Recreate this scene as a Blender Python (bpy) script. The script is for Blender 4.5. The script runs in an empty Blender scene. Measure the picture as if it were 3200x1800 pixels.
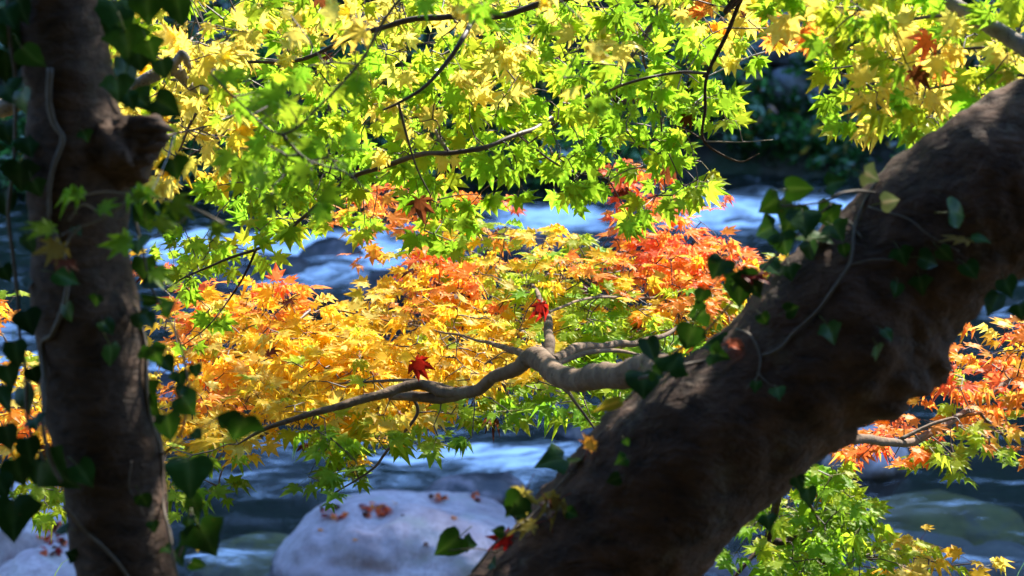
import bpy, math, random
import numpy as np
from mathutils import Vector, Matrix, noise as mnoise
from mathutils.bvhtree import BVHTree

random.seed(7)
rng = np.random.default_rng(11)
sc = bpy.context.scene
COL = sc.collection
R = math.radians

# ------------------------------------------------------------------ camera
H = 3.5
PITCH = R(12.0)
LENS = 70.0
F = 3200 * LENS / 36.0
CAM = np.array([0.0, 0.0, H])
FWD = np.array([0.0, math.cos(PITCH), -math.sin(PITCH)])
UPV = np.array([0.0, math.sin(PITCH), math.cos(PITCH)])
RGT = np.array([1.0, 0.0, 0.0])
ZUP = np.array([0.0, 0.0, 1.0])
TOC = -FWD


def ray(px, py):
    return FWD + (px - 1600.0) / F * RGT - (py - 900.0) / F * UPV


def P(px, py, d):
    return CAM + d * ray(px, py)


def W(px, py, z=0.0):
    r = ray(px, py)
    return CAM + r * ((z - H) / r[2])


def unit(v):
    return v / (np.linalg.norm(v) + 1e-9)


cam = bpy.data.cameras.new('camera')
cam.lens = LENS
cam.sensor_width = 36.0
cam.clip_start = 0.05
cam.clip_end = 400.0
cam.dof.use_dof = True
cam.dof.focus_distance = 4.35
cam.dof.aperture_fstop = 4.6
cam.dof.aperture_blades = 8
camo = bpy.data.objects.new('camera', cam)
COL.objects.link(camo)
camo.location = CAM
camo.rotation_euler = (math.pi / 2 - PITCH, 0, 0)
sc.camera = camo

# ------------------------------------------------------------------ light
SUN_EL, SUN_AZ = R(42), R(33)          # azimuth to the right of the viewing direction
w = bpy.data.worlds.new('World')
sc.world = w
w.use_nodes = True
nt = w.node_tree
sky = nt.nodes.new('ShaderNodeTexSky')
sky.sky_type = 'NISHITA'
sky.sun_disc = False
sky.sun_elevation = SUN_EL
sky.sun_rotation = SUN_AZ
sky.ozone_density = 10.0
sky.air_density = 1.25
sky.dust_density = 0.3
nt.nodes['Background'].inputs['Strength'].default_value = 0.15
nt.links.new(sky.outputs[0], nt.nodes['Background'].inputs[0])
sl = bpy.data.lights.new('sun', 'SUN')
sl.energy = 3.8
sl.angle = R(0.8)
sl.color = (1.0, 0.93, 0.80)
so = bpy.data.objects.new('sun', sl)
COL.objects.link(so)
sdir = Vector((math.sin(SUN_AZ) * math.cos(SUN_EL), math.cos(SUN_AZ) * math.cos(SUN_EL), math.sin(SUN_EL)))
so.rotation_euler = sdir.to_track_quat('Z', 'Y').to_euler()
so.location = sdir * 40

sc.view_settings.view_transform = 'Standard'
sc.view_settings.look = 'None'
sc.view_settings.gamma = 1.0
sc.view_settings.exposure = 2.32
sc.render.engine = 'CYCLES'
sc.cycles.max_bounces = 16
sc.cycles.diffuse_bounces = 12
sc.cycles.transmission_bounces = 12
sc.cycles.transparent_max_bounces = 12
sc.cycles.caustics_reflective = False
sc.cycles.caustics_refractive = False
sc.cycles.sample_clamp_indirect = 4.0
sc.cycles.use_denoising = True


# ------------------------------------------------------------------ tags
def tag(o, label=None, cat=None, group=None, kind=None):
    if o is None or isinstance(o, dict): return o
    if label: o['label'] = label
    if cat: o['category'] = cat
    if group: o['group'] = group
    if kind: o['kind'] = kind
    return o


def empty(name, loc=(0, 0, 0)):
    o = bpy.data.objects.new(name, None)
    o.empty_display_size = 0.05
    o.location = loc
    COL.objects.link(o)
    return o


def adopt(o, parent):
    """parent keeping the world position (parents are never rotated or scaled here)"""
    off = Vector((0, 0, 0))
    q = parent
    while q:
        off += q.location
        q = q.parent
    o.parent = parent
    o.location = o.location - off


# ------------------------------------------------------------------ mesh collector
class MB:
    def __init__(s):
        s.v, s.f, s.c, s.n = [], [], [], 0

    def add(s, verts, faces, col=None):
        verts = np.asarray(verts, float)
        s.v.append(verts)
        if isinstance(faces, np.ndarray):
            s.f.extend((faces + s.n).tolist())
        else:
            s.f.extend([[i + s.n for i in f] for f in faces])
        if col is not None:
            c = np.asarray(col, float)
            if c.ndim == 1:
                c = np.tile(c, (len(verts), 1))
            s.c.append(c)
        else:
            s.c.append(np.ones((len(verts), 3)) * 0.5)
        s.n += len(verts)

    def mesh(s, name, mat, smooth=True):
        me = bpy.data.meshes.new(name)
        V = np.concatenate(s.v)
        me.from_pydata(V.tolist(), [], s.f)
        C = np.concatenate(s.c)
        a = me.color_attributes.new('Col', 'FLOAT_COLOR', 'POINT')
        a.data.foreach_set('color', np.concatenate([C, np.ones((len(C), 1))], 1).ravel())
        if smooth:
            me.polygons.foreach_set('use_smooth', [True] * len(me.polygons))
        me.materials.append(mat)
        me.update()
        return me

    def build(s, name, mat, parent=None, smooth=True):
        if s.n == 0:
            return None
        o = bpy.data.objects.new(name, s.mesh(name, mat, smooth))
        COL.objects.link(o)
        if parent:
            adopt(o, parent)
        return o


def catmull(pts, k=8):
    pts = np.asarray(pts, float)
    if len(pts) < 3:
        t = np.linspace(0, 1, k + 1)[:, None]
        return pts[0] * (1 - t) + pts[-1] * t
    p = np.vstack([2 * pts[0] - pts[1], pts, 2 * pts[-1] - pts[-2]])
    out = []
    for i in range(1, len(p) - 2):
        for j in range(k):
            t = j / k
            out.append(0.5 * (2 * p[i] + (p[i + 1] - p[i - 1]) * t + (2 * p[i - 1] - 5 * p[i] + 4 * p[i + 1] - p[i + 2]) * t * t
                              + (3 * p[i] - p[i - 1] - 3 * p[i + 1] + p[i + 2]) * t ** 3))
    out.append(p[-2])
    return np.array(out)


def tube(mb, pts, rad, sides=6, col=(.1, .06, .04), bump=0.0, freq=20.0, cap=True, ring=0.0):
    pts = np.asarray(pts, float)
    n = len(pts)
    rad = np.interp(np.linspace(0, 1, n), np.linspace(0, 1, len(rad)), rad) if not np.isscalar(rad) else np.full(n, rad)
    T = np.gradient(pts, axis=0)
    T /= np.linalg.norm(T, axis=1)[:, None] + 1e-9
    a = np.array([0., 0, 1]) if abs(T[0][2]) < 0.9 else np.array([1., 0, 0])
    u = unit(np.cross(T[0], a))
    ang = np.linspace(0, 2 * math.pi, sides, endpoint=False)
    V = np.zeros((n * sides, 3))
    for i in range(n):
        u = unit(u - T[i] * np.dot(u, T[i]))
        v = np.cross(T[i], u)
        circ = np.cos(ang)[:, None] * u + np.sin(ang)[:, None] * v
        r = np.full(sides, rad[i])
        if bump:
            for k in range(sides):
                q = pts[i] + circ[k] * rad[i]
                r[k] *= 1 + bump * mnoise.fractal(Vector(q * freq), 1.0, 2.0, 3)
        if ring:
            r *= 1 + ring * max(0, math.sin(i * 1.3 + 2 * math.sin(i * .37))) ** 6
        V[i * sides:(i + 1) * sides] = pts[i] + circ * r[:, None]
    faces = []
    for i in range(n - 1):
        for k in range(sides):
            k2 = (k + 1) % sides
            faces.append([i * sides + k, i * sides + k2, (i + 1) * sides + k2, (i + 1) * sides + k])
    if cap:
        faces.append(list(range(sides))[::-1])
        faces.append([(n - 1) * sides + k for k in range(sides)])
    mb.add(V, faces, col)


# ------------------------------------------------------------------ materials
class N:
    def __init__(s, name):
        s.m = bpy.data.materials.new(name)
        s.m.use_nodes = True
        s.t = s.m.node_tree
        s.t.nodes.clear()
        s.out = s.t.nodes.new('ShaderNodeOutputMaterial')

    def n(s, typ, ins=None, **kw):
        x = s.t.nodes.new('ShaderNode' + typ)
        for k, v in kw.items():
            setattr(x, k, v)
        for k, v in (ins or {}).items():
            if isinstance(v, bpy.types.NodeSocket):
                s.t.links.new(v, x.inputs[k])
            else:
                x.inputs[k].default_value = v
        return x

    def noise(s, vec, scale, detail=5, rough=.55, dist=0.0):
        return s.n('TexNoise', {'Vector': vec, 'Scale': scale, 'Detail': detail, 'Roughness': rough, 'Distortion': dist}).outputs[0]

    def obj(s, scale=(1, 1, 1), rot=(0, 0, 0)):
        g = s.n('NewGeometry')
        m = s.n('Mapping', {'Vector': g.outputs['Position'], 'Scale': scale, 'Rotation': rot})
        return m.outputs[0]

    def ramp(s, fac, stops):
        r = s.n('ValToRGB', {'Fac': fac})
        e = r.color_ramp.elements
        while len(e) < len(stops):
            e.new(0.5)
        for i, (p, c) in enumerate(stops):
            e[i].position = p
            e[i].color = (c, c, c, 1) if np.isscalar(c) else (*c, 1)
        return r.outputs[0]

    def mix(s, fac, a, b, blend='MIX'):
        x = s.n('Mix', data_type='RGBA', blend_type=blend)
        for k, v in ((0, fac), (6, a), (7, b)):
            if isinstance(v, bpy.types.NodeSocket):
                s.t.links.new(v, x.inputs[k])
            else:
                x.inputs[k].default_value = v if k == 0 else (*v, 1)
        return x.outputs[2]

    def math(s, op, a, b=0.0, c=0.0, clamp=False):
        x = s.n('Math', operation=op, use_clamp=clamp)
        for k, v in enumerate((a, b, c)):
            if isinstance(v, bpy.types.NodeSocket):
                s.t.links.new(v, x.inputs[k])
            else:
                x.inputs[k].default_value = v
        return x.outputs[0]

    def bump(s, h, strength, dist):
        return s.n('Bump', {'Height': h, 'Strength': strength, 'Distance': dist}).outputs[0]

    def shmix(s, fac, a, b):
        return s.n('MixShader', {0: fac, 1: a, 2: b}).outputs[0]

    def done(s, sh):
        s.t.links.new(sh, s.out.inputs[0])
        return s.m


def leaf_mat(name, trans=0.55, gloss=0.05, rough=0.4, boost=1.0, tint=None, random_val=0.0):
    m = N(name)
    a = m.n('Attribute', attribute_name='Col').outputs['Color']
    nz = m.noise(m.obj(), 60, 3)
    v = m.ramp(nz, [(0.3, 0.82), (0.7, 1.08)])
    c = m.mix(1.0, a, v, 'MULTIPLY')
    spots = m.ramp(m.noise(m.obj(), 170, 2), [(0.70, 0.0), (0.76, 1.0)])
    c = m.mix(m.math('MULTIPLY', spots, .45), c, (0.16, .06, .02))
    if random_val:
        oi = m.n('ObjectInfo').outputs['Random']
        hs = m.n('HueSaturation', {'Color': c, 'Value': m.math('MULTIPLY_ADD', oi, random_val, 1 - random_val / 2)})
        c = hs.outputs[0]
    bp = m.bump(m.noise(m.obj(), 120, 2), 0.25, 0.003)
    d = m.n('BsdfDiffuse', {'Color': c, 'Normal': bp}).outputs[0]
    tc = m.mix(1.0, c, (boost, boost, boost * .8), 'MULTIPLY') if tint is None else m.mix(1.0, c, tint, 'MULTIPLY')
    t = m.n('BsdfTranslucent', {'Color': tc}).outputs[0]
    s = m.shmix(trans, d, t)
    g = m.n('BsdfGlossy', {'Color': (1, 1, 1, 1), 'Roughness': rough, 'Normal': bp}).outputs[0]
    fr = m.n('LayerWeight', {'Blend': 0.25}).outputs['Fresnel']
    s = m.shmix(m.math('MULTIPLY', fr, gloss * 4, clamp=True), s, g)
    return m.done(s)


M_LEAF = leaf_mat('maple_leaf', 0.70, 0.03, 0.42)
M_IVY = leaf_mat('ivy_leaf', 0.30, 0.10, 0.30, tint=(.9, 1.0, .4), random_val=.5)
M_SHRUB = leaf_mat('shrub_leaf', 0.3, 0.06, 0.5)


def bark_mat(name, dark, light, lichen, ringdir, rscale=(6, 6, 6), bump=1.0):
    m = N(name)
    p = m.obj()
    ps = m.obj(rscale, ringdir)
    n1 = m.noise(p, 9, 8, .65)
    n2 = m.noise(ps, 6, 6, .6, .4)
    c = m.ramp(m.math('MULTIPLY_ADD', n2, .6, m.math('MULTIPLY', n1, .45)), [(0.36, dark), (0.66, light)])
    l = m.ramp(m.noise(p, 14, 6, .7), [(0.56, 0.0), (0.68, 0.75)])
    c = m.mix(l, c, lichen)
    k = m.ramp(m.noise(p, 3.2, 3), [(0.3, .55), (0.7, 1.1)])
    c = m.mix(1.0, c, k, 'MULTIPLY')
    crack = m.ramp(m.noise(ps, 14, 4, .7), [(0.30, 0.40), (0.42, 1.0)])
    c = m.mix(1.0, c, crack, 'MULTIPLY')
    h = m.math('ADD', m.math('MULTIPLY', n2, .7), m.math('MULTIPLY', m.noise(p, 60, 4), .25))
    b = m.n('BsdfPrincipled', {'Base Color': c, 'Roughness': .85, 'Normal': m.bump(h, bump, .02)})
    b.inputs['Specular IOR Level'].default_value = 0.25
    return m.done(b.outputs[0])


M_BARK_L = bark_mat('ringed_bark', (.014, .0085, .0055), (.125, .067, .040), (.09, .06, .04), (0, 0, 0), (4, 4, 9), .7)
M_BARK_R = bark_mat('mottled_bark', (.010, .005, .003), (.125, .060, .034), (.15, .105, .072), (0, R(40), 0), (3, 6, 6))
M_LIMB = bark_mat('limb_bark', (.085, .052, .032), (.22, .145, .095), (.18, .15, .105), (0, 0, 0), (5, 5, 5), .35)
M_GREYLIMB = bark_mat('pale_limb_bark', (.20, .155, .125), (.40, .34, .28), (.34, .32, .26), (0, 0, 0), (8, 8, 8), .3)


def col_mat(name, rough=.6):
    m = N(name)
    a = m.n('Attribute', attribute_name='Col').outputs['Color']
    v = m.ramp(m.noise(m.obj(), 90, 4), [(0.3, .7), (0.7, 1.2)])
    c = m.mix(1.0, a, v, 'MULTIPLY')
    b = m.n('BsdfPrincipled', {'Base Color': c, 'Roughness': rough})
    return m.done(b.outputs[0])


M_TWIG = col_mat('twig_bark')
M_STEM = col_mat('vine_stem', .7)


def rock_mat(name, c0, c1, moss=None, stain=(.40, .29, .30), rough=.75, wet=False, band=True):
    m = N(name)
    p = m.obj()
    n1 = m.noise(p, 2.2, 8, .62, .6)
    n2 = m.noise(p, 40, 5, .7)
    c = m.ramp(n1, [(0.34, c0), (0.62, c1)])
    c = m.mix(m.ramp(n2, [(0.44, 0.0), (0.68, .38)]), c, tuple(x * .5 for x in c0))
    c = m.mix(m.ramp(m.noise(p, 9, 6, .7), [(0.46, 0.0), (0.62, .5)]), c, tuple(x * .72 for x in c0))
    c = m.mix(m.ramp(m.noise(p, 4.5, 5, .6), [(0.52, 0.0), (0.68, .55)]), c, stain)
    if moss:
        c = m.mix(m.ramp(m.noise(p, 3.1, 6, .65), [(0.52, 0.0), (0.66, .7)]), c, moss)
    ck = m.n('TexVoronoi', {'Vector': m.n('VectorMath', {0: p, 1: m.n('TexNoise', {'Vector': p, 'Scale': 3.0}).outputs['Color']}, operation='ADD').outputs[0], 'Scale': 1.6}, feature='DISTANCE_TO_EDGE')
    c = m.mix(m.ramp(ck.outputs[0], [(0.0, .22), (0.02, 0.0)]), c, tuple(x * .35 for x in c0))
    z_ = m.n('SeparateXYZ', {0: p}).outputs[2]
    wl = m.ramp(m.math('MULTIPLY_ADD', n1, .12, z_), [(0.09, .85), (0.16, 0.0)])      # the wet band above the water line
    if band and not wet:
        c = m.mix(wl, c, tuple(x * .14 for x in c0))
    h = m.math('ADD', n1, m.math('MULTIPLY', n2, .15))
    b = m.n('BsdfPrincipled', {'Base Color': c, 'Roughness': .42 if wet else rough, 'Normal': m.bump(h, .5, .04)})
    return m.done(b.outputs[0])


M_BOULDER = rock_mat('pale_granite', (.25, .18, .185), (.52, .41, .405), (.31, .295, .23))
M_PALE = rock_mat('bleached_granite', (.36, .29, .29), (.58, .48, .47))
M_WETROCK = rock_mat('wet_dark_rock', (.010, .009, .012), (.03, .027, .03), wet=True)
M_BANKROCK = rock_mat('bank_rock', (.16, .17, .18), (.36, .37, .39), (.05, .09, .04))
M_BEDROCK = rock_mat('submerged_rock', (.40, .28, .07), (.66, .48, .15), (.40, .33, .08), band=False)
M_BEDROCK2 = rock_mat('submerged_pale_rock', (.42, .30, .23), (.62, .48, .38), (.34, .27, .14), band=False)


# ------------------------------------------------------------------ numeric noise for terrain and water
def vnoise(x, y, seed=0.0):
    ix, iy = np.floor(x), np.floor(y)
    fx, fy = x - ix, y - iy
    fx, fy = fx * fx * (3 - 2 * fx), fy * fy * (3 - 2 * fy)

    def h(a, b):
        s = np.sin(a * 127.1 + b * 311.7 + seed * 74.7) * 43758.5453
        return s - np.floor(s)
    return (h(ix, iy) * (1 - fx) + h(ix + 1, iy) * fx) * (1 - fy) + (h(ix, iy + 1) * (1 - fx) + h(ix + 1, iy + 1) * fx) * fy


def fbm(x, y, o=4, seed=0.0):
    s, a, t = 0, 1.0, 0
    for i in range(o):
        s = s + a * vnoise(x * 2 ** i, y * 2 ** i, seed + i)
        t += a
        a *= .5
    return s / t


def far_edge(x):
    return 22.0 + 0.35 * np.sin(x * .7) + .5 * np.sin(x * .23 + 1)


def ground_z(x, y):
    x, y = np.asarray(x, float), np.asarray(y, float)
    near = np.interp(y, [-60, -25, -14, -6, -2, 1.5, 5, 7.6, 8.6, 9.5], [26, 24, 17, 8, 3.2, 1.85, 1.0, -.25, -.5, -.55])  # unseen slope behind the camera, raised to keep sky light off the trunks
    e = far_edge(x)
    far = np.interp(y - e, [-3, -1, 0, .5, 2.5, 4, 8, 18, 38, 120], [-.6, -.4, .02, .45, 2.6, 4.6, 8.5, 22, 57, 62])  # hill out of view above the far bank, shaped to shade the river
    n = (fbm(x * .8, y * .8, 4, 3.) - .5)
    z = np.where(y < 14, near, far)
    amp = np.interp(y - e, [-30, -1, 2, 8, 20], [.35, .3, 1.0, 1.5, 3.0])
    return z + n * amp


def grid(name, xs, ys, zf, mat, attr=None):
    X, Y = np.meshgrid(xs, ys)
    Z = zf(X, Y)
    nx, ny = len(xs), len(ys)
    V = np.stack([X.ravel(), Y.ravel(), Z.ravel()], 1)
    i = np.arange((ny - 1) * (nx - 1))
    r, c = i // (nx - 1), i % (nx - 1)
    a = r * nx + c
    Fc = np.stack([a, a + 1, a + nx + 1, a + nx], 1)
    mb = MB()
    mb.add(V, Fc, None if attr is None else attr(X, Y).reshape(-1, 1).repeat(3, 1))
    return mb.build(name, mat)


m = N('ground_soil')
p = m.obj()
c = m.ramp(m.noise(p, 2.5, 8, .65), [(0.35, (.02, .018, .012)), (0.55, (.05, .045, .025)), (0.7, (.09, .085, .06))])
c = m.mix(m.ramp(m.noise(p, 1.2, 5), [(0.48, 0.0), (0.6, .8)]), c, (.018, .04, .012))
st = m.n('TexVoronoi', {'Vector': p, 'Scale': 4.5})
c = m.mix(m.ramp(st.outputs['Distance'], [(0.1, .5), (0.5, 0.0)]), c, (.07, .065, .05))
b = m.n('BsdfPrincipled', {'Base Color': c, 'Roughness': .9, 'Normal': m.bump(m.noise(p, 9, 7), .8, .1)})
M_GROUND = m.done(b.outputs[0])
xs = np.unique(np.concatenate([np.linspace(-60, -9, 26), np.linspace(-9, 9, 110), np.linspace(9, 60, 26)]))
ys = np.unique(np.concatenate([np.linspace(-60, -2, 24), np.linspace(-2, 20, 110), np.linspace(20, 34, 80), np.linspace(34, 120, 20)]))
ground = tag(grid('ground', xs, ys, ground_z, M_GROUND), kind='structure')

# ------------------------------------------------------------------ river
FOAM = [(2420, 668, 380, 44, 1.6), (2250, 705, 260, 30, 1.1), (1740, 702, 230, 40, 1.5), (900, 762, 420, 34, 1.4), (560, 790, 170, 52, 1.9),
        (1180, 800, 230, 44, 1.5), (1230, 735, 200, 26, .9), (1000, 872, 270, 26, 1.2), (540, 1160, 170, 42, 1.2), (620, 1010, 220, 60, .30),
        (1500, 1440, 330, 36, 1.4), (1620, 1470, 160, 36, .9), (1050, 1495, 420, 40, .60), (1650, 1270, 240, 50, .42), (900, 1410, 380, 50, .42),
        (700, 1765, 190, 40, .62), (2290, 1730, 170, 60, .55), (2600, 1560, 260, 30, .42), (2480, 1640, 200, 30, .4), (2700, 930, 300, 60, .25),
        (80, 1180, 140, 60, 1.2), (60, 1060, 120, 40, .8), (3000, 960, 220, 30, .5), (1250, 1380, 300, 36, .4), (2950, 1770, 240, 30, .25)]
FE = []
for cx, cy, rx, ry, s in FOAM:
    c0, l, u_ = W(cx, cy), W(cx - rx, cy), W(cx, cy - ry)
    FE.append((c0[0], c0[1], abs(c0[0] - l[0]), abs(u_[1] - c0[1]), s))


def foam_at(x, y):
    f = np.zeros_like(x)
    wx = x + .5 * (fbm(x * 1.1, y * 1.1, 3, 21.) - .5)
    wy = y + .9 * (fbm(x * .9, y * .9, 3, 31.) - .5)
    for a, b_, ra, rb, s in FE:
        q = ((wx - a) / ra) ** 2 + ((wy - b_) / rb) ** 2
        f = np.maximum(f, s * np.exp(-q * .9))
    return f


def water_z(x, y):
    f = foam_at(x, y)
    big = (fbm(x * .9 + .2 * y, y * 1.5, 3, 5.) - .5) * .10
    rip = (fbm(x * 3.2, y * 6.5, 3, 9.) - .5) * .05
    calm = np.clip((x - 1.2) / 1.0, 0, 1) * np.clip((13.5 - y) / 2, 0, 1)
    return (big + rip) * (1 - .75 * calm) + .26 * f * (fbm(x * 1.8, y * 3.2, 3, 15.) - .35)


m = N('river_water')
att = m.n('Attribute', attribute_name='Col').outputs['Fac']
pv = m.obj((1, 1, 1), (0, 0, R(-8)))
warp = m.noise(pv, .9, 3)
pst = m.n('Mapping', {'Vector': pv, 'Scale': (.75, 3.0, 1)}).outputs[0]
wv = m.n('VectorMath', {0: pst, 1: m.n('CombineXYZ', {'X': 0.0, 'Y': m.math('MULTIPLY', warp, 2.2), 'Z': 0.0}).outputs[0]}, operation='ADD').outputs[0]
stk = m.noise(wv, 2.6, 7, .62, .3)
fine = m.noise(m.n('Mapping', {'Vector': pv, 'Scale': (2.0, 6.5, 1)}).outputs[0], 4.2, 7, .68)
base = m.math('ADD', m.math('MULTIPLY', stk, 1.25), m.math('MULTIPLY', fine, .55))
ff = m.math('ADD', m.math('MULTIPLY', att, .78), m.math('SUBTRACT', m.math('MULTIPLY', base, 2.2), 2.06))
foam = m.ramp(ff, [(0.12, 0.0), (0.42, .18), (0.72, .62), (1.1, 1.0)])
bmp = m.bump(m.math('ADD', fine, stk), m.math('MULTIPLY_ADD', att, .8, .18, clamp=True), .075)
gl = m.n('BsdfGlossy', {'Color': (1, 1, 1, 1), 'Roughness': .13, 'Normal': bmp}).outputs[0]
tr = m.n('BsdfTransparent', {'Color': (.56, .64, .68, 1)}).outputs[0]
fr = m.n('Fresnel', {'IOR': 1.33, 'Normal': bmp}).outputs[0]
wat = m.shmix(m.math('MULTIPLY_ADD', fr, .95, .01, clamp=True), tr, gl)
fd = m.n('BsdfDiffuse', {'Color': (.93, .95, .98, 1), 'Normal': m.bump(stk, .4, .1)}).outputs[0]
M_WATER = m.done(m.shmix(foam, wat, fd))
xs = np.linspace(-13, 13, 330)
ys = np.linspace(5.6, 23.4, 420)
river = tag(grid('river', xs, ys, water_z, M_WATER, foam_at), kind='structure')


# ------------------------------------------------------------------ rocks
def rock_bm(seed, scale, sub=4, amp=.25, freq=1.2, flat=0.0):
    import bmesh
    bm = bmesh.new()
    bmesh.ops.create_icosphere(bm, subdivisions=sub, radius=1.0)
    for v in bm.verts:
        q = Vector(v.co)
        n_ = mnoise.fractal(q * freq + Vector((seed * 3.1, seed * 1.7, 0)), 1.0, 2.0, 4)
        q = q * (1 + amp * n_)
        if flat and q.z > flat:
            q.z = flat + (q.z - flat) * .35
        v.co = Vector((q.x * scale[0], q.y * scale[1], q.z * scale[2]))
    me = bpy.data.meshes.new('rock')
    bm.to_mesh(me)
    bm.free()
    me.polygons.foreach_set('use_smooth', [True] * len(me.polygons))
    return me


def rock(name, label, mat, loc, scale, seed, rz=0, sub=4, amp=.25, cat='rock', group=None, flat=0.0):
    me = rock_bm(seed, scale, sub, amp, 1.2, flat)
    me.materials.append(mat)
    o = bpy.data.objects.new(name, me)
    COL.objects.link(o)
    o.location = loc
    o.rotation_euler.z = rz
    return tag(o, label, cat, group)


def bvh_of(*objs):
    V, Fc = [], []
    for o in objs:
        mw = Matrix.Translation(world_loc(o)) @ o.rotation_euler.to_matrix().to_4x4()
        k = len(V)
        V += [mw @ v.co for v in o.data.vertices]
        Fc += [[i + k for i in p_.vertices] for p_ in o.data.polygons]
    return BVHTree.FromPolygons(V, Fc)


def world_loc(o):
    off = Vector(o.location)
    q = o.parent
    while q:
        off += q.location
        q = q.parent
    return off


def hit(bvh, px, py):
    r = ray(px, py)
    h_, n_, i_, d_ = bvh.ray_cast(Vector(CAM), Vector(r).normalized())
    if h_ is None:
        return None, None
    return np.array(h_), np.array(n_)


c0 = W(1290, 1760)
boulder = rock('boulder', 'large pale grey boulder in the stream with red leaves in its hollows', M_BOULDER, (c0[0], c0[1], -.08), (.74, .68, .41), 2.3, .2, 6, .17, 'boulder')
bv = bvh_of(boulder)
HOLLOWS = [(1040, 1610, .085, .05), (1165, 1600, .105, .06), (1362, 1560, .06, .035), (1505, 1558, .075, .04)]
mw = Matrix.Translation(boulder.location) @ boulder.rotation_euler.to_matrix().to_4x4()
hp = []
for hx, hy, hr, hd in HOLLOWS:
    h_, n_ = hit(bv, hx, hy)
    if h_ is None:
        h_ = W(hx, hy, .3)
    hp.append((h_, hr, hd))
for v in boulder.data.vertices:
    q = mw @ v.co
    for h_, hr, hd in hp:
        rr = math.hypot(q.x - h_[0], (q.y - h_[1]) * .75) / hr
        if rr < 1.3:
            v.co.z -= hd * max(0, 1 - (rr / 1.3) ** 2)
bv = bvh_of(boulder)

a = W(60, 1800)
rock('boulder', 'pale flat boulder at the bottom left behind the upright trunk', M_PALE, (a[0] - .08, a[1] + .35, .0), (.42, .5, .50), 5.1, .4, 5, .16, 'boulder', flat=.5)
a = W(190, 1860)
rock('boulder', 'low grey boulder with a rounded top beside the upright trunk', M_BOULDER, (a[0], a[1], -.05), (.36, .35, .30), 8.2, .1, 5, .16, 'boulder')
a = W(1500, 1560)
rock('river_rock', 'dark wet rock just behind the large pale boulder', M_WETROCK, (a[0], a[1] + .15, -.10), (.34, .25, .20), 3.3, .3, 4, .2)
for px, py, sx, sy, sz, lab in [
        (1040, 805, .34, .3, .22, 'dark wet rock splitting the white rapids left of the orange leaves'),
        (880, 850, .30, .3, .20, 'small dark rock in front of the rapids under the green spray'),
        (680, 880, .40, .3, .20, 'dark rock low in the water behind the hanging green twig'),
        (1270, 905, .42, .35, .2, 'broad dark rock below the rapids beside the orange foliage'),
        (1560, 770, .60, .4, .20, 'long dark rock under the white water in the middle distance'),
        (2050, 620, .60, .4, .22, 'far dark rock above the rapids near the opposite bank'),
        (470, 1230, .35, .3, .16, 'grey wet rock beside the ivy right of the upright trunk'),
        (1900, 1345, .35, .3, .16, 'wet rock in the stream behind the edge of the leaning trunk')]:
    a = W(px, py)
    rock('river_rock', lab, M_WETROCK, (a[0], a[1], -.04), (sx, sy, sz), px * .013, px * .01, 4, .22)
a = W(2700, 1470)
rock('river_rock', 'pale angular rock under the orange branch at the right', M_PALE, (a[0], a[1] + .1, .02), (.26, .25, .24), 6.6, .3, 4, .3)
a = W(2290, 1770)
rock('river_rock', 'pale wet stone at the water line below the leaning trunk', M_BOULDER, (a[0], a[1], -.10), (.22, .2, .16), 9.6, .3, 4, .25)
for px, py, sx, sy, lab, mt in [(2960, 1570, .50, .42, 'yellowish submerged rock under clear water at the right', M_BEDROCK),
                            (2780, 1700, .62, .38, 'brown submerged rock beside the hanging green spray', M_BEDROCK2),
                            (800, 1700, .36, .25, 'mossy submerged rock left of the large boulder', M_BEDROCK),
                            (3150, 1720, .30, .3, 'small submerged rock at the right edge of the stream', M_BEDROCK2)]:
    a = W(px, py)
    rock('submerged_rock', lab, mt, (a[0], a[1] + .15, -.225), (sx, sy, .20), px * .017, .2, 4, .2)

# ------------------------------------------------------------------ far bank: rocks and shrubs
bank_rocks = [(610, 70, .55, 'pale blue-grey rock on the far bank at the top left'),
              (690, 140, .40, 'smaller pale rock below the top left bank rock'),
              (1190, 120, .45, 'pale rock on the far bank seen between yellow leaves'),
              (1620, 150, .40, 'pale rock on the far bank behind the green canopy'),
              (2420, 130, .50, 'pale rock on the far bank behind bare white twigs'),
              (2560, 190, .42, 'pale rock on the far bank beside the yellow leaves'),
              (2500, 290, .38, 'bluish rock on the far bank below the bare white twigs')]
gb = bvh_of(ground)
for px, py, s, lab in bank_rocks:
    h_, n_ = hit(gb, px, py)
    rock('bank_rock', lab, M_BANKROCK, tuple(h_ + np.array([0, -.1, .05])), (s, s * .8, s * .75), px * .011, px * .02, 4, .35)


def shrub_meshes(seed):
    r_ = np.random.default_rng(seed)
    mb = MB()
    n_ = 700
    cl = r_.normal(0, 1, (14, 3)) * np.array([.42, .35, .30])
    for i in range(n_):
        q = cl[r_.integers(14)] + r_.normal(0, .14, 3)
        s_ = r_.uniform(.05, .12)
        nn = unit(r_.normal(0, .6, 3) + np.array([0, -.4, .9]))
        t = unit(np.cross(nn, r_.normal(0, 1, 3)))
        b_ = np.cross(nn, t)
        V = [q - t * s_, q + b_ * s_ * .45 - t * s_ * .1, q + t * s_ * 1.1 - nn * s_ * .3, q - b_ * s_ * .45 - t * s_ * .1]
        u = r_.random()
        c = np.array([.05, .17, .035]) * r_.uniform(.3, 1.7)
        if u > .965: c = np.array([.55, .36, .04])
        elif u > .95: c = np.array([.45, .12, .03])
        mb.add(V, [[0, 1, 2, 3]], c)
    ms = MB()
    for k in range(5):
        e = cl[k] * .8
        tube(ms, catmull([[0, .05, -.75], e * .4 + [0, 0, -.3], e], 4), [.02, .006], 5, (.05, .035, .025))
    return mb.mesh('foliage', M_SHRUB), ms.mesh('stem', M_TWIG)


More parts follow.
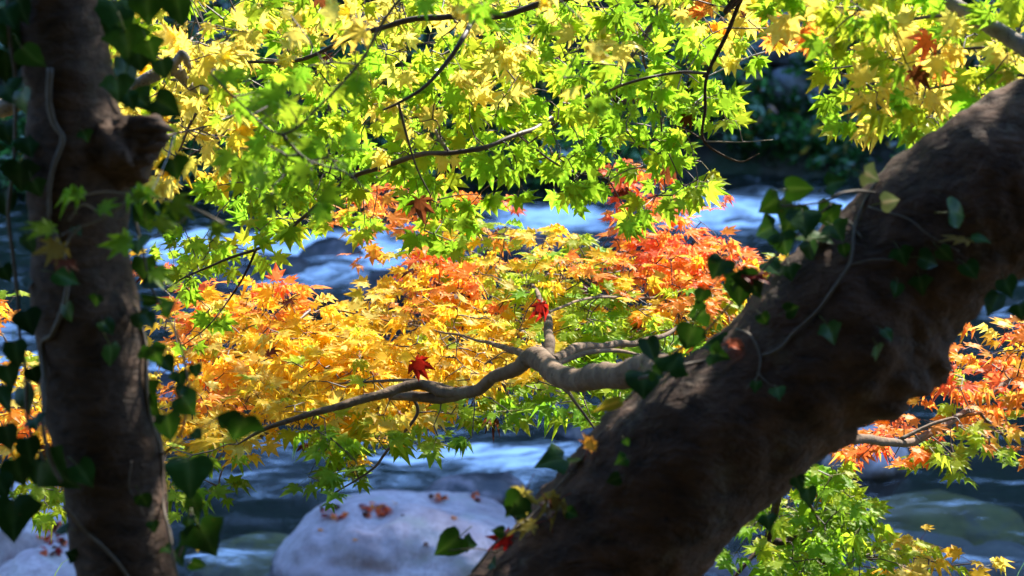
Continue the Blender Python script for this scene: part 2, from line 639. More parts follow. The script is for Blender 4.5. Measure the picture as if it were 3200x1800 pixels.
SH = [shrub_meshes(s) for s in range(4)]
k = 0
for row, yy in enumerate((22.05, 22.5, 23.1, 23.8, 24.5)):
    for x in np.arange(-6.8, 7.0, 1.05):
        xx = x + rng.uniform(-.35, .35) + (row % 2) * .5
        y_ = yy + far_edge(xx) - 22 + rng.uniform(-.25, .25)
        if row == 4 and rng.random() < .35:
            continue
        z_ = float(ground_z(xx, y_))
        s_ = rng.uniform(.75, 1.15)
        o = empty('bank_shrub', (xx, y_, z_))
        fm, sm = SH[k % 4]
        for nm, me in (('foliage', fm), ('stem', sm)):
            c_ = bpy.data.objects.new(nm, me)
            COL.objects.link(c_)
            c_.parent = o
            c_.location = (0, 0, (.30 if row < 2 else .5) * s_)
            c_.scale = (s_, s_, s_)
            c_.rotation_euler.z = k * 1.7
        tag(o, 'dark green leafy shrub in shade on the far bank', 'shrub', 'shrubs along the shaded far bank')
        k += 1


# ------------------------------------------------------------------ unseen trees added behind and above the camera to block sky light
def shade_crown_mesh(seed):
    r_ = np.random.default_rng(seed)
    mb = MB()
    cl = r_.normal(0, 1, (26, 3)) * np.array([1.25, 1.1, .7])
    for i in range(2600):
        q = cl[r_.integers(26)] + r_.normal(0, .33, 3)
        s_ = r_.uniform(.10, .20)
        nn = unit(r_.normal(0, .6, 3) + ZUP)
        t = unit(np.cross(nn, r_.normal(0, 1, 3)))
        b_ = np.cross(nn, t)
        mb.add([q - t * s_, q + b_ * s_ * .5, q + t * s_ - nn * s_ * .3, q - b_ * s_ * .5], [[0, 1, 2, 3]], np.array([.03, .07, .02]) * r_.uniform(.6, 1.5))
    return mb.mesh('shade_crown', M_SHRUB)


CM = shade_crown_mesh(77)
for i, (x, y, zc, s_) in enumerate([(-1.2, -.6, 7.0, 1.25), (1.9, -.4, 7.6, 1.3), (-3.8, .6, 7.2, 1.3), (4.6, .2, 7.6, 1.35), (.3, -3.4, 8.2, 1.6), (-4.8, -3.0, 8.4, 1.6), (5.4, -3.2, 8.6, 1.6)]):
    gz = float(ground_z(x, y))
    e = empty('added_shade_tree', (x, y - 1.2, gz))
    tag(e, 'unseen tree added to shade the near bank', 'tree', 'unseen trees added to block sky light')
    c_ = bpy.data.objects.new('shade_crown', CM)
    COL.objects.link(c_)
    c_.location = (x, y, zc)
    c_.scale = (s_, s_, s_)
    c_.rotation_euler.z = i * 2.1
    adopt(c_, e)
    mb = MB()
    tube(mb, catmull([[x, y - 1.2, gz - .2], [x + .1, y - 1.1, gz + 2.5], [x, y - .6, zc - .6], [x, y, zc + .6]], 8), [.16, .13, .10, .04], 12, bump=.1, freq=6)
    mb.build('trunk', M_LIMB, e)


# ------------------------------------------------------------------ leaves
def maple_template(r_, curl=0.0):
    angs = np.array([-124, -80, -39, 0, 39, 80, 124]) + r_.uniform(-5, 5, 7)
    lens = np.array([.40, .74, .95, 1.06, .95, .74, .40]) * r_.uniform(.9, 1.1, 7)
    V, T, tw = [[0, 0, 0]], [], [0.0]

    def pol(a_, r__):
        return [math.sin(R(a_)) * r__, math.cos(R(a_)) * r__, 0]
    sin_ = []
    bounds = [(-158, .10)] + [((angs[i] + angs[i + 1]) / 2, .40 * min(lens[i], lens[i + 1]) + .03) for i in range(6)] + [(158, .10)]
    for a_, r__ in bounds:
        V.append(pol(a_, r__))
        tw.append(0.0)
        sin_.append(len(V) - 1)
    for i in range(7):
        a_, L = angs[i], lens[i]
        ax = np.array([math.sin(R(a_)), math.cos(R(a_)), 0])
        sd = np.array([ax[1], -ax[0], 0])
        wd = L * r_.uniform(.165, .21)
        b0 = len(V)
        lift = .05 + curl * .25
        tc_ = sd * L * r_.uniform(-.10, .10) + np.array([0, 0, -curl * L * L])
        pts = [ax * L * .42 + tc_ * .1, ax * L * .70 + tc_ * .4, ax * L + tc_,
               ax * L * .50 - sd * wd + [0, 0, lift], ax * L * .50 + sd * wd + [0, 0, lift],
               ax * L * .585 - sd * wd * .80 + [0, 0, lift], ax * L * .585 + sd * wd * .80 + [0, 0, lift],
               ax * L * .74 - sd * wd * .50 + [0, 0, lift * .5] + tc_ * .45, ax * L * .74 + sd * wd * .50 + [0, 0, lift * .5] + tc_ * .45]
        V += [list(q) for q in pts]
        tw += [.1, .5, 1.0, .35, .35, .35, .35, .6, .6]
        m1, m2, tip, e1L, e1R, eaL, eaR, e2L, e2R = range(b0, b0 + 9)
        sL, sR = sin_[i], sin_[i + 1]
        T += [[0, m1, sL], [0, sR, m1], [sL, m1, e1L], [m1, sR, e1R], [m1, eaL, e1L], [m1, e1R, eaR], [m1, m2, eaL], [m1, eaR, m2],
              [m2, e2L, eaL], [m2, eaR, e2R], [m2, tip, e2L], [m2, e2R, tip]]
    V = np.array(V)
    rr = np.linalg.norm(V[:, :2], axis=1)
    V[:, 2] -= r_.uniform(.02, .30) * rr ** 2
    V[:, 2] += r_.uniform(-.25, .25) * V[:, 0] * V[:, 1] + r_.uniform(-.12, .22) * V[:, 0] ** 2
    V[:, 2] += .05 * np.sin(V[:, 0] * 5 + r_.uniform(0, 6)) * rr
    V[:, 0] *= r_.uniform(.80, 1.03)
    return V, np.array(T), np.array(tw)


MT = [maple_template(np.random.default_rng(100 + i), 0.0 if i < 17 else (i - 16) * .10) for i in range(24)]
PAL = {'g': ((.26, .47, .03), .14), 'd': ((.18, .33, .02), .12), 'l': ((.42, .56, .04), .12), 'y': ((.82, .68, .15), .08), 'o': ((1.0, .66, .055), .07),
       'O': ((1.0, .37, .07), .08), 'r': ((1.0, .22, .085), .10), 'R': ((.34, .016, .012), .1), 'b': ((.12, .035, .015), .1), 'Y': ((.95, .74, .16), .06), 'm': ((.40, .28, .06), .12)}  # last entry: yellow with shade put into its colour


def leaf_cols(key, tw, r_):
    base, jit = PAL[key]
    c = np.array(base) * (1 + r_.uniform(-jit, jit)) * (1 + r_.uniform(-jit * .7, jit * .7, 3))
    c = np.tile(c, (len(tw), 1))
    if key in 'yoOlY' and r_.random() < .45:
        t = {'y': (.95, .38, .06), 'o': (1.0, .30, .06), 'O': (.95, .16, .06), 'l': (.75, .40, .03), 'Y': (.95, .35, .05)}[key]
        k_ = (np.clip(tw - .2, 0, 1) * r_.uniform(.2, .8))[:, None]
        c = c * (1 - k_) + np.array(t) * k_
    if key in 'oOy' and r_.random() < .12:      # greener towards the leaf's heart
        k_ = ((1 - tw) * r_.uniform(.2, .5))[:, None]
        c = c * (1 - k_) + np.array((.35, .50, .02)) * k_
    return np.clip(c, 0.003, .98)


def put_leaf(mb, base, t, n_, size, key, r_, tmpl=None):
    V, T, tw = MT[r_.integers(len(MT))] if tmpl is None else tmpl
    n_ = unit(n_)
    t = unit(t - n_ * np.dot(t, n_))
    x = np.cross(t, n_)
    M_ = np.stack([x, t, n_], 0) * size
    mb.add(V @ M_ + base, T, leaf_cols(key, tw, r_))


def grow(mains, targets, step=.045):
    """twigs reaching every target from the nearest branch or earlier twig; returns (path, owner)"""
    P0, own = [], []
    for i, mpts in enumerate(mains):
        for q in mpts:
            P0.append(q)
            own.append(i)
    cap = len(P0) + len(targets) * 14 + 10
    nodes = np.full((cap, 3), 1e6)
    owner = np.zeros(cap, int)
    n_ = len(P0)
    nodes[:n_] = P0
    owner[:n_] = own
    A = np.array(P0)
    dist = np.array([np.min(np.sum((A - q) ** 2, 1)) for q in targets])
    out = []
    for ti in np.argsort(dist):
        q = targets[ti]
        j = int(np.argmin(np.sum((nodes[:n_] - q) ** 2, 1)))
        s = nodes[j]
        L = np.linalg.norm(q - s)
        kk = max(2, min(12, int(L / step)))
        tt = np.linspace(0, 1, kk + 1)[:, None]
        sag = np.array([rng.normal(0, .06), rng.normal(0, .06), .10]) * L
        path = s * (1 - tt) + q * tt + sag * (tt * (1 - tt)) * 1.6 + rng.normal(0, .004, (kk + 1, 3)) * (tt > 0)
        path[-1] = q
        out.append((ti, path, owner[j]))
        for z_ in path[1:]:
            nodes[n_] = z_
            owner[n_] = owner[j]
            n_ += 1
    return out


def sample_rows(rows, depth):
    """rows: (row, c0, c1, nodes per cell, colours) on a 100 px lattice, set out at their own depths"""
    T, K = [], []
    for row, c0_, c1_, n_, cs in rows:
        cnt = int(round(n_ * (c1_ - c0_) + rng.random() * .5))
        for _ in range(cnt):
            px = rng.uniform(c0_, c1_) * 100
            py = rng.uniform(row, row + 1) * 100
            T.append(P(px, py, depth(px, py)))
            K.append(cs[rng.integers(len(cs))])
    return T, K


TWCOL = (.075, .045, .032)


def foliage(parent, branches, rows, depth, up, toc, rnd, size=(.032, .042), per=(2, 4), droop=.3, bias=(0, 0, 0), twcol=TWCOL, pet=(.016, .036), extra=None, dens=1.0):
    """parent's branches, each a part with twigs and foliage below it.
    branches: (points, radii, material, rings, colour)"""
    mains = []
    objs = []
    for pts, rad, mat, rings in branches:
        C = catmull(np.array([P(*q) if len(q) == 3 else np.array(q[1:]) for q in pts]), 8)
        C = C + np.array([[mnoise.noise(Vector(q * 9)) * rad[0] * .5, 0, mnoise.noise(Vector(q * 9 + 7)) * rad[0] * .5] for q in C])
        mb = MB()
        big = rad[0] > .008
        C2 = catmull(C, 3) if big else C
        tube(mb, C2, rad, 14 if big else 7, TWCOL, .16 if big else .08, 30, True, .06 if rings else 0)
        objs.append(mb.build('branch', mat, parent))
        mains.append(C[1:])
    T, K = sample_rows([(a_, b_, c_, n_ * dens, k_) for a_, b_, c_, n_, k_ in rows], depth)
    if extra:
        for q, kx in extra:
            T.append(q)
            K.append(kx)
    fol = [MB() for _ in branches]
    twg = [MB() for _ in branches]
    for ti, path, ow in grow(mains, T):
        tube(twg[ow], path, [.0017, .0009], 4, np.array(twcol) * rng.uniform(.7, 1.5), cap=False)
        end = path[-1]
        dr = unit(path[-1] - path[-2])
        for _ in range(rng.integers(per[0], per[1] + 1)):
            out_ = unit(dr * .5 + rng.normal(0, .7, 3) * np.array([1, .8, .4]) - ZUP * droop + np.array(bias))
            L = rng.uniform(*pet)
            b0 = end + out_ * L
            nv = ZUP * up + TOC * toc + rng.normal(0, rnd, 3)
            if nv[2] < -.35: nv[2] *= -.5
            tdir = out_ - ZUP * droop * rng.uniform(0, 1.6)
            mid = (end + b0) / 2 + rng.normal(0, .002, 3)
            key = K[ti]
            if rng.random() < .16:
                key = {'g': 'l', 'l': 'g', 'y': 'l', 'o': 'y', 'O': 'o', 'r': 'O'}.get(key, key)
            if rng.random() < .006:
                key = 'b'
            tube(twg[ow], [end, mid, b0], [.0006, .0005], 3, (.25, .07, .03) if key in 'oOr' else (.20, .16, .03), cap=False)
            put_leaf(fol[ow], b0, tdir, nv, rng.uniform(*size) * (.75 if rng.random() < .2 else 1), key, rng)
    for i, o in enumerate(objs):
        tag(twg[i].build('twigs', M_TWIG, o) or {}, kind='stuff')
        fol[i].build('foliage', M_LEAF, o, smooth=False)
    return objs


# ------------------------------------------------------------------ the leaning maple
lean = empty('leaning_maple', (-.9, 2.75, 1.55))
tag(lean, 'thick leaning trunk slanting up rightwards with a bent limb of orange leaves', 'tree')
PAIRS = [((1050, 2330), (1560, 2560)), ((1180, 2150), (1760, 2300)), ((1330, 1950), (1890, 2110)), ((1490, 1764), (2010, 1975)), ((1652, 1578), (2120, 1866)), ((1764, 1466), (2250, 1735)), ((1863, 1354), (2370, 1612)),
         ((1995, 1215), (2500, 1488)), ((2161, 1093), (2640, 1372)), ((2298, 981), (2790, 1275)), ((2422, 845), (2905, 1180)), ((2609, 671), (2935, 1070)),
         ((2733, 559), (3020, 1000)), ((2919, 422), (3120, 915)), ((3043, 335), (3230, 850)), ((3200, 248), (3400, 740)), ((3420, 120), (3600, 620)), ((3800, -90), (4000, 420))]
DL = 3.0
DAX = unit(np.array([.76, 0, .65]))
cu = catmull([P(*u_, DL) for u_, l in PAIRS], 10)
cl_ = catmull([P(*l, DL) for u_, l in PAIRS], 10)
mb = MB()
S = 48
V = []
for i in range(len(cu)):
    ce = (cu[i] + cl_[i]) / 2
    hv = (cu[i] - cl_[i]) / 2
    r_ = np.linalg.norm(hv)
    for k in range(S):
        a_ = 2 * math.pi * k / S
        q = ce + hv * math.cos(a_) + FWD * r_ * .95 * math.sin(a_)
        dirv = unit(q - ce)
        d_ = mnoise.fractal(Vector(q * 5.5), 1.0, 2.0, 4) * .016 + mnoise.fractal(Vector(q * 28), .9, 2.0, 4) * .006
        # burl on the lower side
        bp_ = P(2820, 1215, DL)
        bl = math.exp(-np.sum((q - bp_) ** 2) / .012)
        d_ += bl * (.004 + .045 * mnoise.fractal(Vector(q * 17), 1.0, 2.0, 4))
        d_ += .004 * mnoise.noise(Vector((np.dot(q, DAX) * 45, np.dot(q, UPV) * 12, q[1] * 12))) * max(0, math.cos(a_ - .5))
        V.append(q + dirv * d_)
Fc = []
for i in range(len(cu) - 1):
    for k in range(S):
        k2 = (k + 1) % S
        Fc.append([i * S + k, i * S + k2, (i + 1) * S + k2, (i + 1) * S + k])
mb.add(V, Fc)
trunk_R = mb.build('trunk', M_BARK_R, lean)
bvR = bvh_of(trunk_R)


def mid_depth(px, py):
    return 4.25 + (1330 - py) / 750 * 1.1 + rng.uniform(-.22, .22)


LB = [
    ([(2130, 1190, 3.05), (2060, 1145, 3.2), (1990, 1150, 3.32), (1900, 1180, 3.45), (1810, 1195, 3.55), (1740, 1165, 3.65), (1690, 1125, 3.75), (1630, 1140, 3.82), (1560, 1185, 3.9), (1490, 1222, 3.98), (1400, 1225, 4.05), (1310, 1205, 4.1),
      (1200, 1225, 4.06), (1080, 1262, 4.02), (960, 1298, 3.98), (830, 1352, 3.96), (740, 1395, 3.98)], [.027, .0245, .023, .022, .021, .0205, .021, .0142, .0128, .0122, .0115, .011, .0096, .008, .0062, .0042, .0015], M_LIMB, True),
    ([(1715, 1125, 3.76), (1712, 1050, 3.85), (1700, 960, 4.2), (1640, 870, 5.0), (1500, 800, 5.25), (1330, 740, 5.05), (1200, 690, 5.2)], [.013, .0095, .007, .0028, .0022, .002, .0015], M_LIMB, False),
    ([(1690, 1130, 3.78), (1600, 1095, 4.0), (1480, 1060, 4.3), (1250, 1010, 4.65), (980, 960, 4.75), (720, 930, 4.85), (560, 960, 4.9)], [.009, .0075, .0025, .002, .002, .002, .0015], M_LIMB, False),
    ([(1730, 1130, 3.75), (1800, 1090, 3.95), (1900, 1080, 4.1), (2030, 1060, 4.3), (2150, 1010, 4.5)], [.011, .010, .008, .006, .004], M_LIMB, False),
    ([(1735, 1140, 3.72), (1830, 1105, 3.8), (1930, 1095, 3.9), (2010, 1110, 4.0)], [.006, .005, .004, .002], M_LIMB, False),
    ([(1705, 980, 4.05), (1850, 930, 4.5), (2050, 930, 4.8), (2200, 880, 4.95), (2350, 780, 5.1)], [.003, .003, .004, .006, .004], M_LIMB, False),
    ([(1655, 900, 4.8), (1800, 790, 5.25), (1950, 690, 5.45), (2000, 580, 5.5)], [.0022, .002, .0018, .0012], M_TWIG, False),
    ([(1470, 1225, 4.0), (1380, 1245, 4.08), (1290, 1240, 4.12), (1220, 1235, 4.15)], [.012, .011, .011, .010], M_LIMB, True),
    ([(1440, 1222, 4.03), (1320, 1192, 4.15), (1180, 1190, 4.22), (1060, 1200, 4.3)], [.005, .004, .003, .002], M_LIMB, False),
    ([(1290, 1240, 4.13), (1300, 1300, 4.14), (1210, 1410, 4.12), (1160, 1470, 4.1), (1040, 1545, 4.08)], [.004, .0035, .003, .0025, .0015], M_TWIG, False),
    ([(840, 1352, 4.3), (740, 1400, 4.25), (690, 1480, 4.2), (680, 1560, 4.18)], [.003, .0025, .002, .0015], M_TWIG, False),
    ([(1760, 1200, 3.62), (1800, 1260, 3.75), (1860, 1340, 3.8)], [.004, .003, .002], M_TWIG, False),
    ([(980, 960, 4.75), (820, 1080, 4.55), (640, 1150, 4.5), (500, 1230, 4.5), (250, 1330, 4.5), (30, 1360, 4.5)], [.005, .004, .003, .002, .002, .0015], M_TWIG, False),
]
ROWS_MID = [
    (5, 11.8, 13, 3, 'OOr'), (5, 19.0, 20.8, 4, 'rrO'),
    (6, 10.5, 12, 4, 'OOo'), (6, 12, 14.5, 5, 'OOoo'), (6, 15.0, 15.8, 2, 'rO'), (6, 19.4, 21.2, 4, 'rrO'), (6, 21.9, 22.5, 3, 'r'),
    (7, 11.2, 12, 3, 'OrO'), (7, 12, 14, 6, 'OrOol'), (7, 14, 16, 5, 'oOlg'), (7.3, 16.3, 18.2, 4, 'loOl'), (7, 19, 20, 5, 'rOO'), (7, 20, 21.8, 6, 'rrOO'), (7.5, 22, 23.7, 4, 'OOr'),
    (8, 4.2, 5.1, 3, 'rOo'), (8, 8.2, 8.8, 1, 'r'), (8, 12.8, 14, 7, 'OoOr'), (8, 14, 16, 7, 'ooOl'), (8, 16, 17, 6, 'gllo'), (8, 17, 19, 6, 'ooOl'), (8, 19, 22, 7, 'rOOO'), (8, 22, 24, 6, 'OOOr'), (8, 24, 25.2, 5, 'loOg'),
    (8.8, 7.4, 8.6, 2, 'oOo'),
    (9, 5, 6.5, 4, 'Oolr'), (9, 6.5, 7.2, 4, 'oO'), (9.15, 6.2, 9.6, 6, 'ooOO'), (9.3, 9.6, 10.4, 4, 'oo'), (9, 11.4, 12, 4, 'oo'), (9, 12, 15, 8, 'oooO'), (9, 15, 16.2, 7, 'oOly'), (9, 16.2, 18, 8, 'goll'), (9, 18, 19.4, 7, 'lolg'), (9, 19.4, 22, 8, 'OOol'), (9, 22, 23.5, 6, 'lOOg'),
    (10, 5, 6, 4, 'ooO'), (10, 6, 10.8, 8, 'oooy'), (10, 10.8, 16.5, 9, 'oooy'), (10, 16.5, 18.5, 7, 'lloy'), (10, 18.5, 21, 7, 'lggl'), (10, 21, 23, 6, 'lOgo'),
    (11, 5, 6, 2, 'oO'), (11, 6, 8, 5, 'ooO'), (11, 8, 16, 9, 'oyooo'), (11, 16, 17.2, 6, 'oyl'), (11, 17.2, 20, 6, 'lggl'),
    (12, 4.9, 6, 5, 'OOor'), (12, 6, 7.2, 6, 'ooO'), (12, 7.2, 12, 9, 'oooy'), (12, 12, 14, 7, 'oooy'), (12, 14, 16.2, 4, 'gllg'), (12, 16.2, 17.6, 2, 'lOg'), (12, 17.6, 19.4, 4, 'lgl'),
    (13, 5, 7, 5, 'oyo'), (13, 7, 8.8, 4, 'oyo'), (13, 9.2, 11, 3, 'glo'), (13, 11, 13, 4, 'oolg'), (13, 13, 13.9, 1.5, 'g'), (13, 14.5, 15.5, 1.5, 'g'),
    (14, 5, 6, 4, 'oyl'), (14, 6, 7.0, 2, 'lgd'), (13.9, 10.5, 11.6, 3, 'gdo'),
    (15, 5.2, 6.2, 2, 'lgd'), (15, 6.2, 7.3, 1, 'gdl'), (14.6, 9.5, 10.6, 1.5, 'd'), 
    (8.6, .0, .5, 2, 'g'), (10.8, 0, 1.3, 3, 'lyO'), (12, 0, 1.6, 4, 'oOy'), (13, 0, 1.8, 5, 'oOo'), (14, 0, 2.0, 3, 'loy'), (15, .5, 2.2, 3, 'gll'), (9.5, -2, 0, 4, 'oO'), (12, -3, 0, 5, 'oO'),
]
foliage(lean, LB, ROWS_MID, mid_depth, .92, .26, .24, (.032, .048), (2, 4), .06, dens=1.75)


def right_depth(px, py):
    return 4.12 + (1330 - py) / 500 * .5 + rng.uniform(-.25, .25)


RB = [
    ([(2560, 1330, 3.15), (2640, 1368, 3.6), (2740, 1378, 3.8), (2850, 1375, 3.95), (2950, 1330, 4.05), (3050, 1262, 4.15), (3130, 1200, 4.25), (3240, 1130, 4.4)], [.013, .0095, .0088, .008, .0075, .0065, .005, .003], M_LIMB, True),
    ([(2810, 1372, 3.9), (2930, 1318, 3.95), (3060, 1292, 4.0), (3240, 1270, 4.05)], [.0042, .0036, .003, .002], M_LIMB, False),
    ([(3060, 1290, 4.0), (3120, 1350, 4.05), (3250, 1420, 4.1)], [.003, .0025, .0015], M_TWIG, False),
]
ROWS_R = [(10.3, 30.2, 32.4, 5, 'OOor'), (10.8, 29, 30.2, 2, 'OrO'), (11.3, 28.9, 32.4, 6, 'OrOr'), (12, 28.8, 32.4, 6, 'OOlr'), (13, 26.4, 29, 5, 'OOlr'), (12.8, 29, 31, 3, 'lOl'), (13.5, 26.8, 28.5, 2.5, 'OrO'),
          (13.6, 28.3, 30.1, 4, 'lgOg'), (13.2, 30.6, 32.4, 3, 'lgO'), (10, 31.4, 33.5, 5, 'OO'), (12, 32.4, 34, 5, 'Ol')]
foliage(lean, RB, ROWS_R, right_depth, .92, .28, .24, (.032, .044), (2, 3), .06, dens=1.15)


def low_depth(px, py):
    return 3.85 + (px - 2400) / 800 * .4 + rng.uniform(-.2, .2)


BB = [
    ([(2450, 1470, 3.1), (2430, 1560, 3.6), (2412, 1620, 3.75), (2400, 1675, 3.8), (2430, 1690, 3.82), (2500, 1683, 3.88), (2560, 1735, 3.92), (2600, 1830, 3.95), (2640, 1950, 4.0)], [.009, .0075, .007, .0075, .007, .006, .005, .004, .003], M_BARK_R, True),
    ([(2405, 1685, 3.8), (2350, 1740, 3.76), (2290, 1810, 3.74), (2240, 1880, 3.74)], [.0055, .0045, .0035, .003], M_BARK_R, False),
    ([(2480, 1500, 3.4), (2560, 1620, 3.9), (2650, 1730, 4.0), (2820, 1740, 4.1), (2960, 1765, 4.15), (3060, 1790, 4.2)], [.004, .003, .0025, .002, .0015, .001], M_TWIG, False),
]
ROWS_B = [(14.3, 24.9, 26.1, 4, 'lgl'), (15, 24.2, 26.6, 7, 'glgd'), (16, 23.4, 27.0, 7, 'gldg'), (15.6, 26.4, 27.2, 4, 'gl'), (17, 23.3, 27.4, 7, 'glgd'), (16.8, 27, 29.0, 5, 'loyl'), (17.3, 27.4, 29.4, 4, 'yol'), (17.6, 30.3, 30.9, 3, 'yo'),
          (14.9, 25.2, 25.8, 2, 'O'), (18, 23, 29, 5, 'gly'), (19, 24, 29, 4, 'gl'), (17, 22.6, 23.3, 1.5, 'g')]
foliage(lean, BB, ROWS_B, low_depth, .9, .36, .28, (.032, .044), (2, 4), .10)


def ur_depth(px, py):
    return 3.55 + rng.uniform(-.3, .55)


UB = [
    ([(3900, 700, 3.1), (3600, 430, 3.12), (3400, 285, 3.2), (3200, 140, 3.28), (3050, 48, 3.32), (2900, -25, 3.38), (2700, -120, 3.45), (2450, -220, 3.5)], [.024, .019, .016, .0145, .0135, .013, .011, .008], M_GREYLIMB, True),
    ([(3050, 45, 3.33), (2850, 60, 3.5), (2650, 120, 3.7), (2500, 160, 3.9)], [.0035, .003, .002, .0015], M_TWIG, False),
    ([(3400, 285, 3.2), (3200, 235, 3.35), (3000, 260, 3.45), (2800, 300, 3.55), (2680, 340, 3.6)], [.004, .003, .0025, .002, .0015], M_TWIG, False),
    ([(3300, 210, 3.25), (3100, 150, 3.5), (2850, 180, 3.6), (2600, 215, 3.75)], [.004, .003, .0025, .0015], M_TWIG, False),
]
ROWS_UR = [(-2, 24, 33, 4, 'ylg'), (-1, 24, 33, 5, 'ylg'), (0, 24.6, 26, 4, 'yyO'), (0, 26, 29, 7, 'ylgY'), (0, 29, 30.2, 5, 'ylg'), (0, 30.2, 32.5, 6, 'lgly'), (1, 25.3, 26.3, 2.5, 'gl'), (1, 26.3, 29, 7, 'yylg'), (1, 29, 30.4, 6, 'yyO'),
           (1, 30.4, 32.5, 6, 'lyyg'), (2, 25.9, 27, 4, 'ylg'), (2, 27, 30, 6, 'ylgY'), (2, 30, 32.3, 6, 'llgy'), (3, 26.2, 29.5, 4.5, 'lgyl'), (2.8, 29.3, 30.6, 3.5, 'gly')]
foliage(lean, UB, ROWS_UR, ur_depth, .0, .92, .32, (.034, .047), (2, 3), .35, (-.15, 0, 0))

# ------------------------------------------------------------------ the green and gold maple overhead
over = empty('overhanging_maple', (2.35, 4.2, 1.2))
tag(over, 'maple with thin dark branches of bright green and yellow leaves across the top', 'tree')
mb = MB()
tube(mb, catmull([[2.35, 4.2, 1.0], [2.40, 4.25, 2.4], [2.25, 4.3, 3.6], [2.3, 4.35, 4.8], [2.6, 4.4, 6.5]], 10), [.11, .09, .075, .06, .03], 16, bump=.12, freq=9)
mb.build('trunk', M_LIMB, over)
# its crown above the picture: unseen leaves added to shade the two trunks
mb = MB()
ccl = [np.array([rng.uniform(-1.3, 3.2), rng.uniform(3.7, 4.4), rng.uniform(4.15, 5.5)]) for _ in range(95)]
for i in range(4200):
    q = ccl[rng.integers(95)] + rng.normal(0, .16, 3) * np.array([1.3, .7, 1])
    if q[2] < 3.95: continue
    put_leaf(mb, q, rng.normal(0, 1, 3), TOC + rng.normal(0, .6, 3), rng.uniform(.05, .07), 'gglg'[rng.integers(4)], rng)
mb.build('shade_crown', M_LEAF, over, smooth=False)


def over_depth(px, py):
    return 4.25 + rng.uniform(-.36, .42)


OB = [
    ([('w', 2.25, 4.3, 3.6), ('w', 1.6, 4.2, 3.93), ('w', 1.0, 4.1, 3.85), (2300, -110, 3.9), (2050, -60, 3.85), (1760, 2, 3.93), (1600, 35, 3.93), (1480, 55, 3.93), (1300, 62, 3.93), (1180, 95, 3.93), (1050, 140, 3.93), (920, 178, 3.93), (770, 203, 3.93), (650, 225, 3.93)],
     [.03, .022, .014, .011, .009, .0075, .007, .0066, .0058, .005, .0044, .0038, .003, .002], M_TWIG, False),
    ([(1485, 52, 3.93), (1450, 110, 3.80), (1400, 190, 3.79), (1330, 270, 3.78), (1250, 320, 3.78), (1195, 345, 3.78)], [.006, .0052, .0045, .0036, .003, .002], M_TWIG, False),
    ([(1245, 322, 3.78), (1270, 420, 3.8), (1300, 520, 3.82), (1345, 610, 3.85)], [.003, .0025, .002, .0015], M_TWIG, False),
    ([('w', 2.28, 4.32, 4.3), ('w', 1.2, 4.4, 4.2), (2130, -90, 4.3), (2060, 50, 4.28), (1960, 200, 4.25), (1830, 310, 4.2), (1620, 420, 3.95), (1400, 475, 3.9), (1255, 503, 4.0), (1118, 547, 4.0), (1031, 609, 4.0), (919, 708, 4.0), (795, 783, 4.0), (696, 820, 4.0), (584, 857, 4.0), (520, 900, 4.0)],
     [.022, .014, .009, .007, .0055, .005, .0048, .005, .0055, .005, .0046, .004, .0034, .0028, .002, .0012], M_TWIG, False),
    ([('w', 1.2, 4.4, 4.2), (2360, -100, 3.9), (2312, 0, 3.9), (2270, 110, 3.9), (2212, 228, 3.9), (2207, 340, 3.9), (2203, 440, 3.9), (2300, 505, 3.92), (2372, 482, 3.93)], [.009, .0055, .0048, .0042, .0038, .0032, .0026, .0018, .0008], M_BARK_R, False),
    ([(2212, 228, 3.9), (2120, 226, 3.95), (2000, 250, 3.93), (1900, 285, 4.0), (1800, 350, 4.1), (1650, 450, 4.15), (1560, 560, 4.2)], [.0035, .0032, .003, .0028, .0025, .002, .0012], M_TWIG, False),
    ([(2090, 0, 4.3), (2010, 150, 4.4), (2060, 330, 4.5), (2070, 480, 4.5), (2080, 600, 4.5)], [.004, .0035, .003, .0025, .0015], M_TWIG, False),
    ([(1620, 420, 4.15), (1720, 500, 4.25), (1800, 540, 4.3), (1900, 560, 4.3)], [.003, .0025, .002, .0012], M_TWIG, False),
    ([(800, 780, 4.0), (770, 850, 4.0), (720, 930, 4.03), (650, 1018, 3.93), (570, 1080, 3.93)], [.003, .0025, .002, .0016, .001], M_BARK_R, False),
    ([(1400, 475, 3.9), (1300, 330, 4.3), (1150, 230, 4.4), (900, 320, 4.5), (700, 420, 4.5), (540, 520, 4.5)], [.0045, .004, .0035, .003, .002, .0015], M_TWIG, False),
    ([(2203, 440, 3.9), (2120, 395, 3.95), (2050, 400, 3.93)], [.0018, .0014, .0008], M_BARK_R, False),
    ([(2205, 442, 3.9), (2320, 444, 3.92), (2415, 437, 3.95)], [.0016, .0012, .0006], M_GREYLIMB, False),
]
